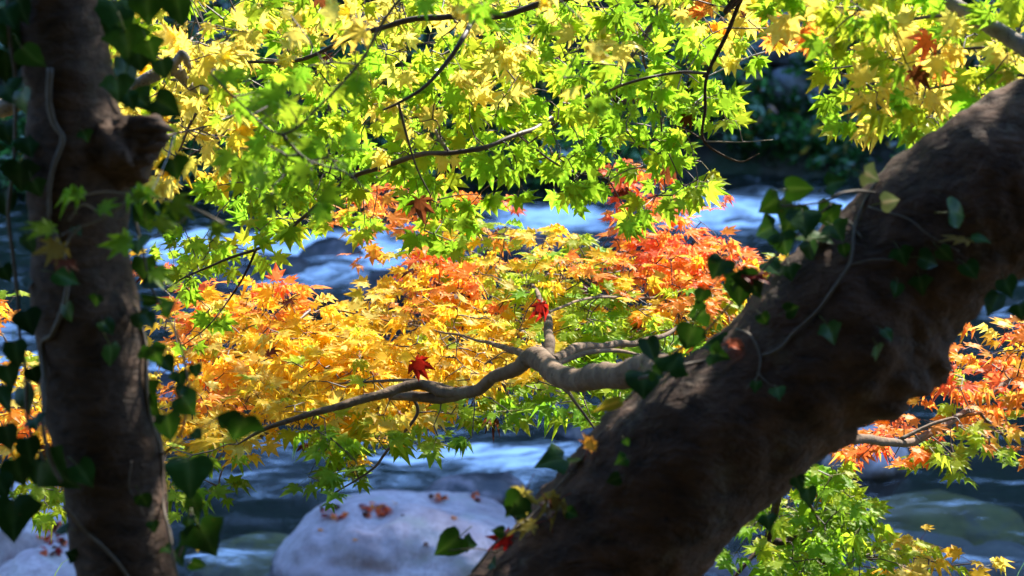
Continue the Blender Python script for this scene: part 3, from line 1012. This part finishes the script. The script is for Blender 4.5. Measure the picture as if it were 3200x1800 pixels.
ROWS_OV = [
    (-3, 7, 24, 2, 'gly'), (-2, 4, 24, 2.5, 'gly'), (-1, 4, 24, 3.5, 'gly'),
    (0, 4.2, 5.5, 2.5, 'lgy'), (0, 5.5, 7, 1.2, 'g'), (0, 7, 8.2, 4, 'gl'), (0, 8.2, 10, 5, 'yyg'), (0, 10, 13, 5.5, 'yyyl'), (0, 13, 16, 5.5, 'yylg'), (0, 16, 18, 5, 'gly'), (0, 18, 20, 5.5, 'yggl'), (0, 20, 22, 5, 'gggl'), (0, 22, 23.6, 4.5, 'yyOl'), (0, 23.6, 24.6, 1.5, 'yO'),
    (1, 7.6, 9, 4, 'gg'), (1, 9, 12.5, 4.5, 'gyl'), (1, 12.5, 14, 4.5, 'lyl'), (1, 14, 16, 5, 'yyg'), (1, 16, 18, 5, 'gly'), (1, 18, 20, 5, 'ygg'), (1, 20, 22, 5, 'gg'), (1, 22, 23.3, 3.5, 'gly'), (1, 23.3, 24.4, 1.5, 'gy'),
    (2, 7.2, 9, 3.5, 'gg'), (2, 9, 12.5, 5, 'gly'), (2, 12.5, 16, 5.5, 'yygl'), (2, 16, 18.5, 5, 'gly'), (2, 18.5, 22, 5.5, 'gggl'), (2, 22, 23.3, 3.5, 'g'),
    (3, 7.2, 9.5, 4, 'gg'), (3, 9.5, 12, 5, 'ggl'), (3, 12, 15.5, 5.5, 'yyllg'), (3, 15.5, 20, 5.5, 'ggl'), (3, 20, 22, 4.5, 'gg'), (3, 22, 23.0, 3, 'gl'),
    (4, 7.2, 8.5, 3, 'gg'), (4, 8.5, 12, 4.5, 'ggl'), (4, 12, 14.4, 5, 'gyl'), (4, 14.4, 17, 4.5, 'gg'), (4, 17, 20, 4, 'gg'), (4, 20, 22.2, 2.5, 'g'),
    (5, 6.8, 8.2, 3.2, 'gg'), (5, 8.2, 12, 4.5, 'ggl'), (5, 12, 14, 3, 'ggl'), (5, 15.6, 18.6, 2.6, 'g'), (5, 19, 22.2, 3.5, 'gg'),
    (6, 7.2, 10.5, 3.5, 'ggl'), (6, 10.5, 13, 1.6, 'gl'), (6, 13, 14.4, 2.5, 'gg'), (6, 14.4, 16.1, 2.2, 'gg'), (6, 19.2, 21.2, 2.5, 'g'),
    (7, 4.8, 7, 3.0, 'gg'), (7, 7, 8.2, 2.2, 'gl'), (7, 13, 15, 1.2, 'g'),
    (8, 5.4, 7.3, 2.2, 'ggl'), (9, 5.4, 7, 1.2, 'g'), (10, 5.6, 6.8, .8, 'd'),
]
foliage(over, OB, ROWS_OV, over_depth, .0, .92, .33, (.031, .045), (2, 3), .30, (-.14, 0, 0), dens=1.08)

# ------------------------------------------------------------------ yellow maple at the left, its limb behind the ivy
ym = empty('golden_maple', (-1.75, 3.5, 1.4))
tag(ym, 'maple with a knobbly pale limb and golden leaves behind the upright ivy trunk', 'tree')
mb = MB()
tube(mb, catmull([[-1.75, 3.5, 1.2], [-1.72, 3.5, 2.4], [-1.8, 3.55, 3.6], [-1.7, 3.6, 5.5]], 10), [.09, .075, .06, .03], 16, bump=.12, freq=9)
mb.build('trunk', M_LIMB, ym)
YB = [
    ([('w', -1.73, 3.5, 2.7), (-400, 420, 3.8), (60, 330, 3.75), (300, 262, 3.72), (400, 268, 3.72), (470, 240, 3.72), (545, 215, 3.75), (590, 232, 3.8), (660, 285, 3.9), (740, 350, 4.0), (830, 420, 4.05)], [.04, .026, .016, .013, .011, .012, .013, .009, .008, .006, .003], M_GREYLIMB, True),
    ([(545, 215, 3.75), (560, 170, 3.44), (580, 178, 3.47), (596, 215, 3.9)], [.009, .007, .006, .004], M_GREYLIMB, False),
    ([(480, 430, 3.0), (560, 415, 3.9), (640, 395, 3.7), (760, 350, 3.8), (860, 330, 3.9)], [.003, .0025, .002, .002, .001], M_TWIG, False),
    ([(560, 200, 3.8), (600, 120, 3.8), (680, 90, 4.0), (760, 110, 4.1)], [.004, .003, .002, .0015], M_TWIG, False),
    ([(660, 285, 3.9), (600, 380, 3.9), (560, 470, 4.0), (520, 540, 4.0)], [.004, .003, .002, .0015], M_TWIG, False),
]


def y_depth(px, py):
    return 4.0 + rng.uniform(-.35, .35)


ROWS_Y = [(.7, 3.3, 5, 4, 'yly'), (.5, 5, 7.8, 4, 'yyY'), (1, 3.8, 5, 4.5, 'yyo'), (1, 5, 6.3, 5, 'yyo'), (1.2, 6.2, 7.2, 2.5, 'yl'), (2, 4, 5.5, 4.5, 'yy'), (2, 5.5, 7.4, 5, 'yyl'), (3, 4.2, 5.2, 3.5, 'yyl'), (3, 5.2, 7.4, 5, 'yyo'), (4, 5, 7.2, 5, 'yyo'), (5, 5, 6.2, 2.5, 'yl'), (5, 6.6, 7.2, 2, 'yo'), (0, 3.5, 4.6, 2, 'lg'),
          (-1, 2, 6, 3, 'yl'), (3, 7.2, 9, 2, 'gg')]
foliage(ym, YB, ROWS_Y, y_depth, .0, .92, .34, (.034, .046), (2, 3), .3)

# the blurred green spray hanging close to the camera, of the same overhead tree
FB = [([('w', 1.2, 3.6, 4.25), (1750, -400, 3.1), (1300, -50, 3.0), (1120, 200, 2.98), (1000, 330, 2.97), (880, 420, 2.95), (760, 330, 2.95), (660, 230, 2.95)], [.008, .005, .003, .0022, .002, .0018, .0015, .001], M_TWIG, False),
      ([(880, 420, 2.95), (960, 500, 2.96), (1080, 540, 2.98), (1150, 600, 3.0)], [.0025, .002, .0015, .001], M_TWIG, False)]


def near_depth(px, py):
    return 3.02 + rng.uniform(-.12, .15)


ROWS_N = [(2, 6.2, 8, 1.6, 'g'), (3, 6.5, 9.5, 1.6, 'g'), (4, 7.4, 10.8, 1.8, 'g'), (5, 8.4, 11.2, 1.8, 'gg'), (2, 9.5, 11.2, 1.3, 'g'), (.2, 9, 12, .8, 'yY'), (0, 18.2, 20, .7, 'y'), (-1, 10, 18, .8, 'yg'), (1.5, 17, 18.2, .7, 'y'), (2, 17.6, 18.6, .6, 'g')]
foliage(over, FB, ROWS_N, near_depth, .0, .92, .34, (.034, .043), (1, 2), .3)

# ------------------------------------------------------------------ the upright ivy-clad trunk
left = empty('upright_tree', (-.55, 2.72, 1.45))
tag(left, 'dark upright trunk with ringed bark and a broken branch stub, standing at the left', 'tree')
OUT = [(-700, 20, 300), (-300, 40, 312), (0, 60, 325), (150, 68, 335), (300, 78, 358), (400, 84, 388), (500, 86, 398), (600, 90, 397), (700, 94, 400), (800, 96, 408), (900, 100, 428), (1000, 112, 450),
       (1200, 132, 470), (1400, 176, 500), (1600, 214, 525), (1800, 242, 552), (2100, 280, 600), (2600, 300, 680), (3000, 290, 720)]
DT = 2.8
mb = MB()
L_ = catmull([P(l, y, DT) for y, l, r in OUT], 10)
R_ = catmull([P(r, y, DT) for y, l, r in OUT], 10)
V, Fc = [], []
S = 40
for i in range(len(L_)):
    ce, hv = (L_[i] + R_[i]) / 2, (R_[i] - L_[i]) / 2
    rr = np.linalg.norm(hv)
    for k in range(S):
        a_ = 2 * math.pi * k / S
        q = ce + hv * math.cos(a_) + FWD * rr * math.sin(a_)
        dv = unit(q - ce)
        d_ = mnoise.fractal(Vector(q * 9), 1.0, 2.0, 4) * .007 + mnoise.fractal(Vector((q[0] * 12, q[1] * 12, q[2] * 55)), 1.0, 2., 3) * .0009
        V.append(q + dv * d_)
for i in range(len(L_) - 1):
    for k in range(S):
        k2 = (k + 1) % S
        Fc.append([i * S + k, (i + 1) * S + k, (i + 1) * S + k2, i * S + k2])
mb.add(V, Fc)
trunk_L = mb.build('trunk', M_BARK_L, left)
# broken stub
mb = MB()
C = catmull([P(335, 488, DT - .005), P(390, 470, DT - .02), P(430, 450, DT - .025), P(466, 434, DT - .03), P(496, 421, DT - .03), P(520, 413, DT - .03)], 8)
tube(mb, C, [.058, .051, .040, .027, .014, .003], 28, bump=.30, freq=34)
for (x0, y0, x1, y1, r0) in [(455, 396, 548, 410, .012), (470, 430, 538, 434, .011), (440, 380, 528, 392, .012), (460, 462, 522, 452, .012), (430, 500, 492, 496, .014)]:
    tube(mb, catmull([P(x0 - 35, y0 + 4, DT - .05), P((x0 + x1) / 2, (y0 + y1) / 2 - 3, DT - .05), P(x1, y1, DT - .04)], 4), [r0, r0 * .8, .0008], 7, bump=.5, freq=90)
stub = mb.build('branch_stub', M_BARK_L, left)
bvL = bvh_of(trunk_L, stub)

# ------------------------------------------------------------------ ivy
def ivy_template(seed):
    r_ = np.random.default_rng(seed)
    if seed % 3 == 0:
        half = [(0, 0), (.16, -.14), (.36, -.13), (.50, .02), (.66, .20), (.50, .36), (.36, .52), (.22, .74), (0, 1.05)]
    elif seed % 3 == 1:
        half = [(0, 0), (.18, -.12), (.38, -.10), (.50, .06), (.52, .26), (.45, .46), (.32, .66), (.16, .86), (0, 1.06)]
    else:
        half = [(0, 0), (.14, -.10), (.32, -.08), (.42, .08), (.46, .28), (.40, .48), (.28, .70), (.12, .90), (0, 1.1)]
    half = np.array(half)
    half[1:-1] += r_.uniform(-.03, .03, (len(half) - 2, 2))
    C = catmull(half, 3)
    n_ = len(C)
    V, Fc = [], []
    for sgn in (1, -1):
        for fr_ in (0, .33, .66, 1.0):
            for x, y in C:
                my = np.clip(y, 0, 1.05)
                V.append([sgn * x * fr_ * (.95 + .1 * r_.random() * (fr_ == 1)), my + (y - my) * fr_, 0])
        o_ = 0 if sgn == 1 else 4 * n_
        for k_ in range(3):
            for j in range(n_ - 1):
                q = [o_ + k_ * n_ + j, o_ + (k_ + 1) * n_ + j, o_ + (k_ + 1) * n_ + j + 1, o_ + k_ * n_ + j + 1]
                Fc.append(q if sgn == 1 else q[::-1])
    V = np.array(V)
    V[:, 1] *= r_.uniform(.80, .95)
    V[:, 2] = .16 * np.abs(V[:, 0]) ** 1.0 - r_.uniform(.12, .40) * (V[:, 1] - .1) ** 2 + .05 * np.sin(V[:, 1] * 6 + r_.uniform(0, 6)) * V[:, 0] * 1.5 - r_.uniform(.0, .3) * V[:, 0] ** 2
    col = np.tile(np.array([.024, .066, .011]), (len(V), 1))
    vein = np.exp(-(V[:, 0] / .02) ** 2)[:, None] * .5
    col = col * (1 - vein * .6) + np.array([.16, .24, .08]) * vein * .6
    return V, Fc, col


IT = [ivy_template(i) for i in range(9)]


def ivy_meshes(c_mul, name, mat):
    out = []
    for V, Fc, col in IT:
        mb = MB()
        mb.add(V, Fc, np.clip(col * np.array(c_mul), 0, .95))
        tube(mb, catmull([[0, .05, -.005], [.03, -.2, -.05], [.05, -.5, -.22]], 4), [.022, .018], 5, np.clip(np.array([.10, .12, .03]) * (1 if max(c_mul) < 3 else 3), 0, .9))
        out.append(mb.mesh(name, mat))
    return out


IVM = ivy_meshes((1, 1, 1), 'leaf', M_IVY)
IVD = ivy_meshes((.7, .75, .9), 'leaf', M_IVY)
IVY_Y = ivy_meshes((17, 5.2, 3.0), 'leaf', M_LEAF)
IVP = ivy_meshes((15, 6.0, 15.0), 'leaf', M_LEAF)


def frame_rot(t, n_):
    n_ = unit(n_)
    t = unit(t - n_ * np.dot(t, n_))
    x = np.cross(t, n_)
    return Matrix([[x[0], t[0], n_[0]], [x[1], t[1], n_[1]], [x[2], t[2], n_[2]]])


kiv = 0


def ivy_leaf(parent, bvh, px, py, size, ang, d0, meshes=None, flatten=1.0, dj=.06, name='leaf'):
    global kiv
    kiv += 1
    h_, n0 = hit(bvh, px, py)
    if h_ is not None:
        d = np.dot(h_ - CAM, FWD) - rng.uniform(.012, .04)
        surf = n0 if np.dot(n0, TOC) > 0 else -n0
    else:
        d = d0 + rng.uniform(-dj, dj)
        surf = TOC
    t = math.cos(R(ang)) * RGT + math.sin(R(ang)) * UPV + TOC * rng.uniform(-.25, .35)
    n_ = TOC * .75 * flatten + surf * .4 + ZUP * .35 + rng.normal(0, .42, 3)
    L = size / F * d * .74
    ce = P(px, py, d)
    me = (meshes or IVM)[kiv % 9]
    o = bpy.data.objects.new(name, me)
    COL.objects.link(o)
    Rm = frame_rot(t, n_)
    o.rotation_euler = Rm.to_euler()
    o.scale = (L * rng.uniform(.88, 1.05),) * 3
    o.location = Vector(ce) - (Rm @ Vector((0, .48, 0))) * L
    if parent:
        adopt(o, parent)
    return o


def stem(parent, bvh, pts, d0, r, col=(.10, .07, .045), name='stem'):
    r = r * .52
    Q = []
    for px, py in pts:
        h_, n0 = hit(bvh, px, py)
        Q.append(P(px, py, (np.dot(h_ - CAM, FWD) - .004) if h_ is not None else d0))
    mb = MB()
    C = catmull(Q, 8)
    C += np.array([[mnoise.noise(Vector(q * 14)) * r * 2, 0, mnoise.noise(Vector(q * 14 + 5)) * r * 2] for q in C])
    tube(mb, C, [r, r * .7], 8, col, .2, 60)
    return mb.build(name, M_STEM, parent)


ivL = empty('ivy_vine', (-.55, 2.7, 1.5))
tag(ivL, 'dark green ivy climbing the upright trunk at the left', 'ivy')
for pts, d0, r in [([(150, 200), (165, 370), (187, 440), (165, 540), (155, 690)], 2.7, .009), ([(155, 690), (190, 760), (215, 860), (205, 940), (170, 1050), (134, 1095), (132, 1300), (170, 1440), (190, 1500)], 2.7, .008),
                   ([(195, 1580), (260, 1650), (330, 1720), (410, 1830)], 2.7, .006), ([(425, 960), (445, 1060), (450, 1200), (480, 1330), (500, 1400), (512, 1560), (540, 1700), (560, 1830)], 2.72, .006),
                   ([(470, 900), (545, 1040), (590, 1200), (580, 1300), (560, 1360), (500, 1420)], 2.75, .004), ([(330, 20), (380, 120), (400, 240), (410, 300)], 2.8, .005),
                   ([(20, -20), (50, 300), (30, 700), (60, 1000), (100, 1350), (140, 1450)], 2.75, .006), ([(500, 1420), (600, 1360), (680, 1310)], 2.74, .003), ([(560, 1740), (590, 1660), (600, 1600)], 2.74, .004),
                   ([(410, 1440), (400, 1520), (425, 1560), (450, 1610)], 2.7, .002), ([(420, 660), (450, 820), (470, 900)], 2.76, .004)]:
    stem(ivL, bvL, pts, d0, r)
IV_L = [(110, 190, 150, -70), (215, 870, 120, -20), (300, 945, 60, -100), (340, 1025, 75, -60), (350, 1120, 120, -80), (185, 1490, 190, -35), (270, 1490, 130, -60), (245, 725, 70, -60), (270, 430, 60, -70), (480, 1650, 60, -80),
        (455, 1570, 90, -70), (530, 1720, 60, -50), (440, 1010, 100, -60),
        (370, 60, 190, -80), (400, 150, 160, -75), (460, 30, 180, -85), (560, 45, 140, -80), (475, 165, 110, -70), (440, 195, 140, -75), (395, 245, 160, -85), (370, 290, 130, -80), (512, 220, 95, -70), (410, 320, 120, -70), (450, 320, 120, -40), (525, 335, 130, -35),
        (350, 100, 130, -100), (550, 540, 130, -75), (560, 665, 140, -65), (455, 690, 130, -80), (430, 780, 110, -70), (480, 880, 100, -40), (480, 940, 95, -10), (535, 955, 85, 0), (450, 850, 120, -90), (470, 1010, 90, -60),
        (490, 1120, 120, -70), (525, 1140, 80, -60), (612, 1165, 75, -80), (565, 1195, 90, -80), (588, 1270, 115, -50), (530, 1345, 140, -70), (480, 1285, 115, -70), (617, 1360, 55, -40), (690, 1310, 75, 150), (742, 1350, 160, -105), (592, 1495, 190, -85), (612, 1590, 110, -75), (655, 1705, 200, -60),
        (600, 1690, 110, -70), (625, 1770, 90, -40), (560, 1745, 80, -70), (590, 1640, 70, -80), (560, 1230, 80, -100), (470, 1230, 90, -60)]
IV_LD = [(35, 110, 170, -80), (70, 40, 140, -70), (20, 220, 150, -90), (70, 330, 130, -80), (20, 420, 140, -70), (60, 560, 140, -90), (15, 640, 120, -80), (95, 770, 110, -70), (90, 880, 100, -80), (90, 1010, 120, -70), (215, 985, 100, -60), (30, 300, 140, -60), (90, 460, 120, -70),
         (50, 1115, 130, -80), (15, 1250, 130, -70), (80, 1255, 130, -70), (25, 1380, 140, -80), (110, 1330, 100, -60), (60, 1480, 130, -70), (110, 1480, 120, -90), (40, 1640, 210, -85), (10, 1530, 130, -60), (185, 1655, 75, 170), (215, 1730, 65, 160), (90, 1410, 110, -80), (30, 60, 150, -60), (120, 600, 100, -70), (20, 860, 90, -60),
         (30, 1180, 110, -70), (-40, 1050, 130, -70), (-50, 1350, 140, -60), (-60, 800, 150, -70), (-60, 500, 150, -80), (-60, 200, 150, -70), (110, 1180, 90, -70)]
for q in IV_L:
    ivy_leaf(ivL, bvL, *q, 2.74)
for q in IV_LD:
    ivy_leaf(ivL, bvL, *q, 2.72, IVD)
lf = ivy_leaf(ivL, bvL, 612, 1700, 80, -75, 2.76, IVY_Y)
lf['label'] = 'yellowed ivy leaf'

ivR = empty('ivy_vine', (0.2, 2.85, 2.0))
tag(ivR, 'thin ivy vine with scattered leaves creeping along the leaning trunk', 'ivy')
for pts, d0, r in [([(1990, 1180), (2190, 1130), (2400, 1100), (2480, 1040), (2570, 960), (2650, 830), (2675, 700), (2720, 600), (2745, 565)], 2.85, .0055), ([(2715, 645), (2830, 680), (2900, 730), (3000, 785)], 2.85, .003), ([(2645, 830), (2720, 812), (2790, 812)], 2.85, .003),
                   ([(2300, 1030), (2345, 1050), (2370, 1110), (2365, 1180), (2330, 1215)], 2.85, .004), ([(2365, 1165), (2400, 1200), (2430, 1215)], 2.85, .003), ([(2735, 600), (2640, 600), (2560, 632), (2440, 640)], 2.88, .004), ([(2690, 745), (2650, 690), (2610, 680)], 2.85, .003),
                   ([(1470, 1790), (1560, 1690), (1680, 1600), (1800, 1460), (1900, 1330)], 2.9, .004), ([(1400, 1720), (1480, 1715), (1560, 1730)], 2.9, .002), ([(1950, 1250), (2080, 1130), (2230, 1010), (2350, 880), (2450, 770), (2600, 640)], 2.9, .004), ([(2160, 1000), (2240, 880), (2330, 800)], 2.9, .003),
                   ([(1620, 1640), (1600, 1590)], 2.9, .002), ([(1800, 1480), (1710, 1440)], 2.9, .002)]:
    stem(ivR, bvR, pts, d0, r)
IV_R = [(2400, 645, 125, 215), (2505, 590, 125, 0), (2620, 568, 100, 15), (3000, 668, 130, 5), (2575, 660, 100, -120), (2600, 690, 110, -60), (2470, 690, 150, -110), (2515, 705, 160, -90), (2380, 725, 120, 190), (2450, 770, 130, -70), (2560, 745, 150, -80), (2620, 730, 110, -60), (2240, 842, 115, -120),
        (2320, 870, 120, 170), (2290, 885, 100, -100), (2362, 905, 95, -60), (2310, 925, 150, -90), (2170, 985, 105, 200), (2150, 1065, 140, -110), (2040, 1105, 140, -80), (2115, 1120, 140, 60), (2010, 1205, 145, -88), (2235, 1075, 130, 180), (2250, 1110, 90, -20), (2360, 1212, 60, -100),
        (2432, 1232, 85, -80), (2825, 812, 100, -70), (2905, 815, 95, -20), (2800, 912, 85, -110), (2600, 1050, 100, -70), (2480, 965, 70, 20), (3070, 745, 90, -50), (1710, 1440, 140, 205), (1805, 1435, 85, 30), (1600, 1590, 150, -130), (1630, 1620, 85, -80), (1790, 1605, 55, -20), (1395, 1708, 140, 215),
        (1478, 1700, 75, 0), (1540, 1765, 60, -30), (1960, 1385, 40, -60), (1938, 1440, 55, 210), (1915, 1500, 60, 200), (2420, 840, 110, -60), (2470, 860, 90, -80), (2530, 790, 100, -70), (3100, 955, 110, -120), (3190, 985, 90, -80), (2390, 1000, 60, -60), (2960, 800, 90, -50), (2880, 900, 90, -80), (3150, 900, 100, -70), (1550, 1660, 70, 170),
        (2060, 1170, 70, -30), (2190, 930, 80, -100), (2640, 790, 70, -80), (2740, 1110, 80, -60), (3040, 850, 100, -60), (2780, 1050, 80, -70), (2400, 1640, 80, -80), (2530, 1560, 100, -80), (2500, 1520, 90, -70)]
for q in IV_R:
    ivy_leaf(ivR, bvR, *q, 2.86)
for q in [(2728, 553, 85, -25), (2790, 628, 95, 8)]:
    lf = ivy_leaf(ivR, bvR, *q, 2.84, IVP)
    lf['label'] = 'pale cream ivy leaf'
lf = ivy_leaf(ivR, bvR, 1888, 1272, 140, 205, 2.86, IVY_Y)
lf['label'] = 'long yellow leaf'
lf.scale.x *= .5

# ------------------------------------------------------------------ loose leaves
def loose_leaf(label, center, t, n_, size, key, group=None, seed=0, cat='leaf', name='fallen_leaf', petiole=True):
    r_ = np.random.default_rng(seed + 900)
    mb = MB()
    put_leaf(mb, np.zeros(3), t, n_, size, key, r_)
    if petiole:
        tt = unit(t - unit(n_) * np.dot(t, unit(n_)))
        tube(mb, [np.zeros(3), -tt * size * .4 + ZUP * size * .06, -tt * size * .85], [.0007, .0006], 4, (.25, .03, .02))
    o = mb.build(name, M_LEAF, None, smooth=False)
    o.location = center
    return tag(o, label, cat, group)


def img(a_):
    return math.cos(R(a_)) * RGT + math.sin(R(a_)) * UPV


loose_leaf('bright crimson leaf caught on a twig above the bent limb', P(1300, 1130, 4.02), img(-55), TOC + ZUP * .3, .050, 'R', seed=1)
loose_leaf('dark maroon leaf hanging between the green and the orange foliage', P(1310, 625, 3.72), img(-80), TOC + RGT * .2, .044, 'b', seed=2)
loose_leaf('curled dark red leaf above the knob of the bent limb', P(1690, 950, 3.78), img(-100), TOC + RGT * .8, .04, 'R', seed=3)
loose_leaf('vermilion leaf hanging among the yellow leaves at the upper right', P(2905, 125, 3.3), img(-150), TOC + ZUP * .2, .043, 'r', seed=4)
loose_leaf('red leaf standing on the orange foliage in front of the dark rock', P(858, 872, 4.6), img(80), TOC + RGT * .5, .038, 'r', seed=5)
loose_leaf('bright red leaf below the grey branch at the right', P(2690, 1405, 3.82), img(-40), TOC + ZUP * .4, .04, 'r', seed=6)
for i, (px, py, a_, sz, key, lab) in enumerate([
        (2330, 855, 10, .052, 'R', 'dark red leaf among the ivy at the upper edge of the leaning trunk'), (3020, 750, 200, .05, 'm', 'yellow leaf darkened for shade on the leaning trunk'), (1745, 1565, 220, .05, 'm', 'yellow leaf lying near the lower end of the leaning trunk'),  # the dulled yellow carries shade in its colour
        (1840, 1400, 60, .036, 'O', 'orange leaf on edge on the upper side of the leaning trunk'), (1665, 1640, 200, .046, 'm', 'pale yellow leaf below the others on the leaning trunk'), (1590, 1685, 170, .05, 'R', 'purple red leaf at the lowest edge of the leaning trunk'),
        (1715, 1610, 120, .04, 'b', 'brown leaf in the litter on the leaning trunk'), (2285, 1075, 30, .04, 'r', 'red leaf tucked under the ivy near the bent limb'), (1640, 1540, 240, .045, 'm', 'golden leaf on the ivy beside the pale boulder')]):
    h_, n0 = hit(bvR, px, py)
    q = P(px, py, (np.dot(h_ - CAM, FWD) - .02) if h_ is not None else 2.86)
    loose_leaf(lab, q, img(a_), TOC * .45 + ZUP * .9 + np.random.default_rng(i).normal(0, .4, 3), sz * .8, key, seed=20 + i)

for (hx, hy, hr, hd), cnt, lab in zip(HOLLOWS, (16, 26, 7, 9), ('left hollow', 'wide hollow', 'small notch', 'right notch')):
    for i in range(cnt):
        a_, q_ = rng.uniform(0, 6.28), math.sqrt(rng.random()) * .85
        h_, n0 = hit(bv, hx + math.cos(a_) * q_ * hr * 590, hy + math.sin(a_) * q_ * hr * 230)
        if h_ is None: continue
        loose_leaf({'left hollow': 'red fallen leaf in the leftmost leaf filled hollow of the large boulder', 'wide hollow': 'red fallen leaf in the widest leaf filled hollow of the large boulder', 'small notch': 'red fallen leaf in the smallest notch on top of the large boulder',
                    'right notch': 'red fallen leaf in the rightmost notch on top of the large boulder'}[lab], h_ + ZUP * rng.uniform(.004, .02), rng.normal(0, 1, 3), ZUP + rng.normal(0, .45, 3), rng.uniform(.028, .040), 'rRrObr'[rng.integers(6)],
                   {'left hollow': 'leaves in the leftmost boulder hollow', 'wide hollow': 'leaves in the widest boulder hollow', 'small notch': 'leaves in the smallest boulder notch', 'right notch': 'leaves in the rightmost boulder notch'}[lab], seed=100 + i, petiole=False)

for i, (px, py) in enumerate([(1235, 1572), (1255, 1612), (1000, 1660), (1420, 1620), (1330, 1700), (1110, 1690)]):
    h_, n0 = hit(bv, px, py)
    if h_ is not None:
        loose_leaf('single faded leaf lying on the bare top of the large boulder', h_ + ZUP * .006, rng.normal(0, 1, 3), ZUP + rng.normal(0, .2, 3), rng.uniform(.022, .030), 'ObO'[i % 3], 'single leaves scattered on the large boulder', seed=500 + i, petiole=False)

# litter between the pale boulders at the bottom left
bvb = bvh_of(*[o for o in sc.objects if o.name.startswith('boulder')])
for i in range(34):
    px, py = rng.normal(165, 22), rng.uniform(1640, 1740)
    if i > 28: px, py = rng.normal(145, 12), rng.normal(1562, 10)
    h_, n0 = hit(bvb, px, py)
    if h_ is None: continue
    loose_leaf('red fallen leaf in the heap on the boulder behind the upright trunk', h_ + ZUP * rng.uniform(.004, .02), rng.normal(0, 1, 3), ZUP + TOC * .3 + rng.normal(0, .4, 3), rng.uniform(.03, .04), 'rRrb'[rng.integers(4)], 'leaves heaped on the bottom left boulder', seed=300 + i, petiole=False)

# ------------------------------------------------------------------ the small sprig in front of the upright trunk
sp = empty('maple_sprig', tuple(P(500, 640, 2.6)))
tag(sp, 'small maple sprig with green and yellow leaves hanging in front of the upright trunk', 'twig')
mb = MB()
for pts in ([(700, 700), (600, 650), (500, 622), (420, 610), (330, 600), (260, 612)], [(420, 610), (330, 680), (250, 710), (190, 735)], [(250, 710), (215, 750), (200, 800)], [(600, 650), (560, 700), (480, 740)], [(330, 680), (260, 640), (215, 690)]):
    tube(mb, catmull([P(x, y, 2.6) for x, y in pts], 5), [.0018, .001], 5, (.14, .10, .05))
mb.build('stem', M_TWIG, sp)
for px, py, a_, s, key, lf_ in [(250, 612, 185, .036, 'd', 'green leaf'), (420, 612, -30, .038, 'd', 'yellow green leaf'), (315, 650, -10, .030, 'd', None), (160, 715, 195, .044, 'd', 'lime green leaf'), (185, 765, -120, .040, 'm', 'yellow leaf darkened for shade'), (200, 815, -90, .03, 'b', 'withered brown leaf'),  # sprig hangs in shade; the dimming is put into these darker leaf colours
                              (490, 690, -35, .036, 'd', None), (400, 760, 185, .042, 'd', None), (540, 630, -40, .034, 'd', None), (480, 850, -30, .034, 'd', None), (660, 722, 0, .03, 'd', None)]:
    mb = MB()
    put_leaf(mb, P(px, py, 2.6 + rng.uniform(-.02, .02)), img(a_) + ZUP * -.1, ZUP * .8 + TOC * .55 + rng.normal(0, .15, 3), s, key, rng)
    o = mb.build('leaf', M_LEAF, sp, smooth=False)
    if lf_: o['label'] = lf_

# ------------------------------------------------------------------ spider thread, bare twigs, grass
mb = MB()
tube(mb, catmull([P(546, 420, 2.75), P(520, 500, 2.74), P(468, 612, 2.72)], 8), .0006, 5, (.8, .8, .85))
tag(mb.build('spider_thread', M_STEM), 'pale spider thread hanging from the tip of the broken branch stub', 'spider thread')

bt = MB()
for pts, r in [([(2700, 90), (2580, 120), (2450, 150), (2350, 175), (2240, 225)], .0028), ([(2660, 60), (2560, 70), (2440, 112), (2290, 112), (2180, 105)], .0020), ([(2540, 65), (2500, 105), (2440, 115), (2400, 112)], .0014), ([(2400, 160), (2390, 100), (2398, 60)], .0016), ([(2350, 175), (2325, 130), (2330, 60)], .0014),
               ([(2440, 112), (2470, 90), (2465, 80)], .0011), ([(2300, 195), (2230, 180), (2200, 190)], .0012), ([(2440, 112), (2448, 135)], .0009), ([(2240, 225), (2180, 255), (2140, 280)], .0014), ([(2320, 112), (2345, 92), (2355, 85)], .0009), ([(2500, 60), (2515, 82), (2510, 100)], .0009)]:
    tube(bt, catmull([P(x, y, 4.75) for x, y in pts], 6), [r, r * .6], 5, (.50, .44, .40))
tag(bt.build('bare_branch', M_STEM), 'leafless pale twigs spreading before the far bank at the upper right', 'twig')


def tuft(name, label, bx, by, d, n_, h_, lean_, col):
    base = P(bx, by, d)
    gz = float(ground_z(base[0], base[1]))
    e = empty(name, (base[0], base[1], gz))
    tag(e, label, 'grass')
    for i in range(n_):
        mb = MB()
        t_ = np.linspace(0, 1, 14)
        ln = rng.uniform(.7, 1.0) * h_ * (base[2] - gz + .1)
        dx, dy = lean_ * rng.uniform(.4, 1.2), rng.uniform(-.15, .15)
        pts = np.stack([base[0] + rng.normal(0, .03) + dx * t_ ** 2, base[1] + dy * t_ ** 2, gz + ln * (t_ - .38 * t_ ** 3)], 1)
        wd = .004 * (1 - t_ ** 2) + .0004
        sd = np.array([0.6, .8, 0])
        V = np.concatenate([pts - sd * wd[:, None], pts + np.array([0, 0, -.001]), pts + sd * wd[:, None]])
        n2 = len(t_)
        Fc = [[a_ + j, a_ + j + 1, a_ + n2 + j + 1, a_ + n2 + j] for a_ in (0, n2) for j in range(n2 - 1)]
        mb.add(V, Fc, np.array(col) * rng.uniform(.7, 1.2))
        mb.build('blade', M_LEAF, e)


tuft('grass_tuft', 'arching pale grass blades at the bottom left corner', 10, 1760, 4.6, 3, 1.75, .12, (.30, .48, .14))
tuft('grass_tuft', 'arching green grass blades at the bottom right corner', 3150, 1800, 4.6, 3, 1.62, .14, (.18, .40, .10))
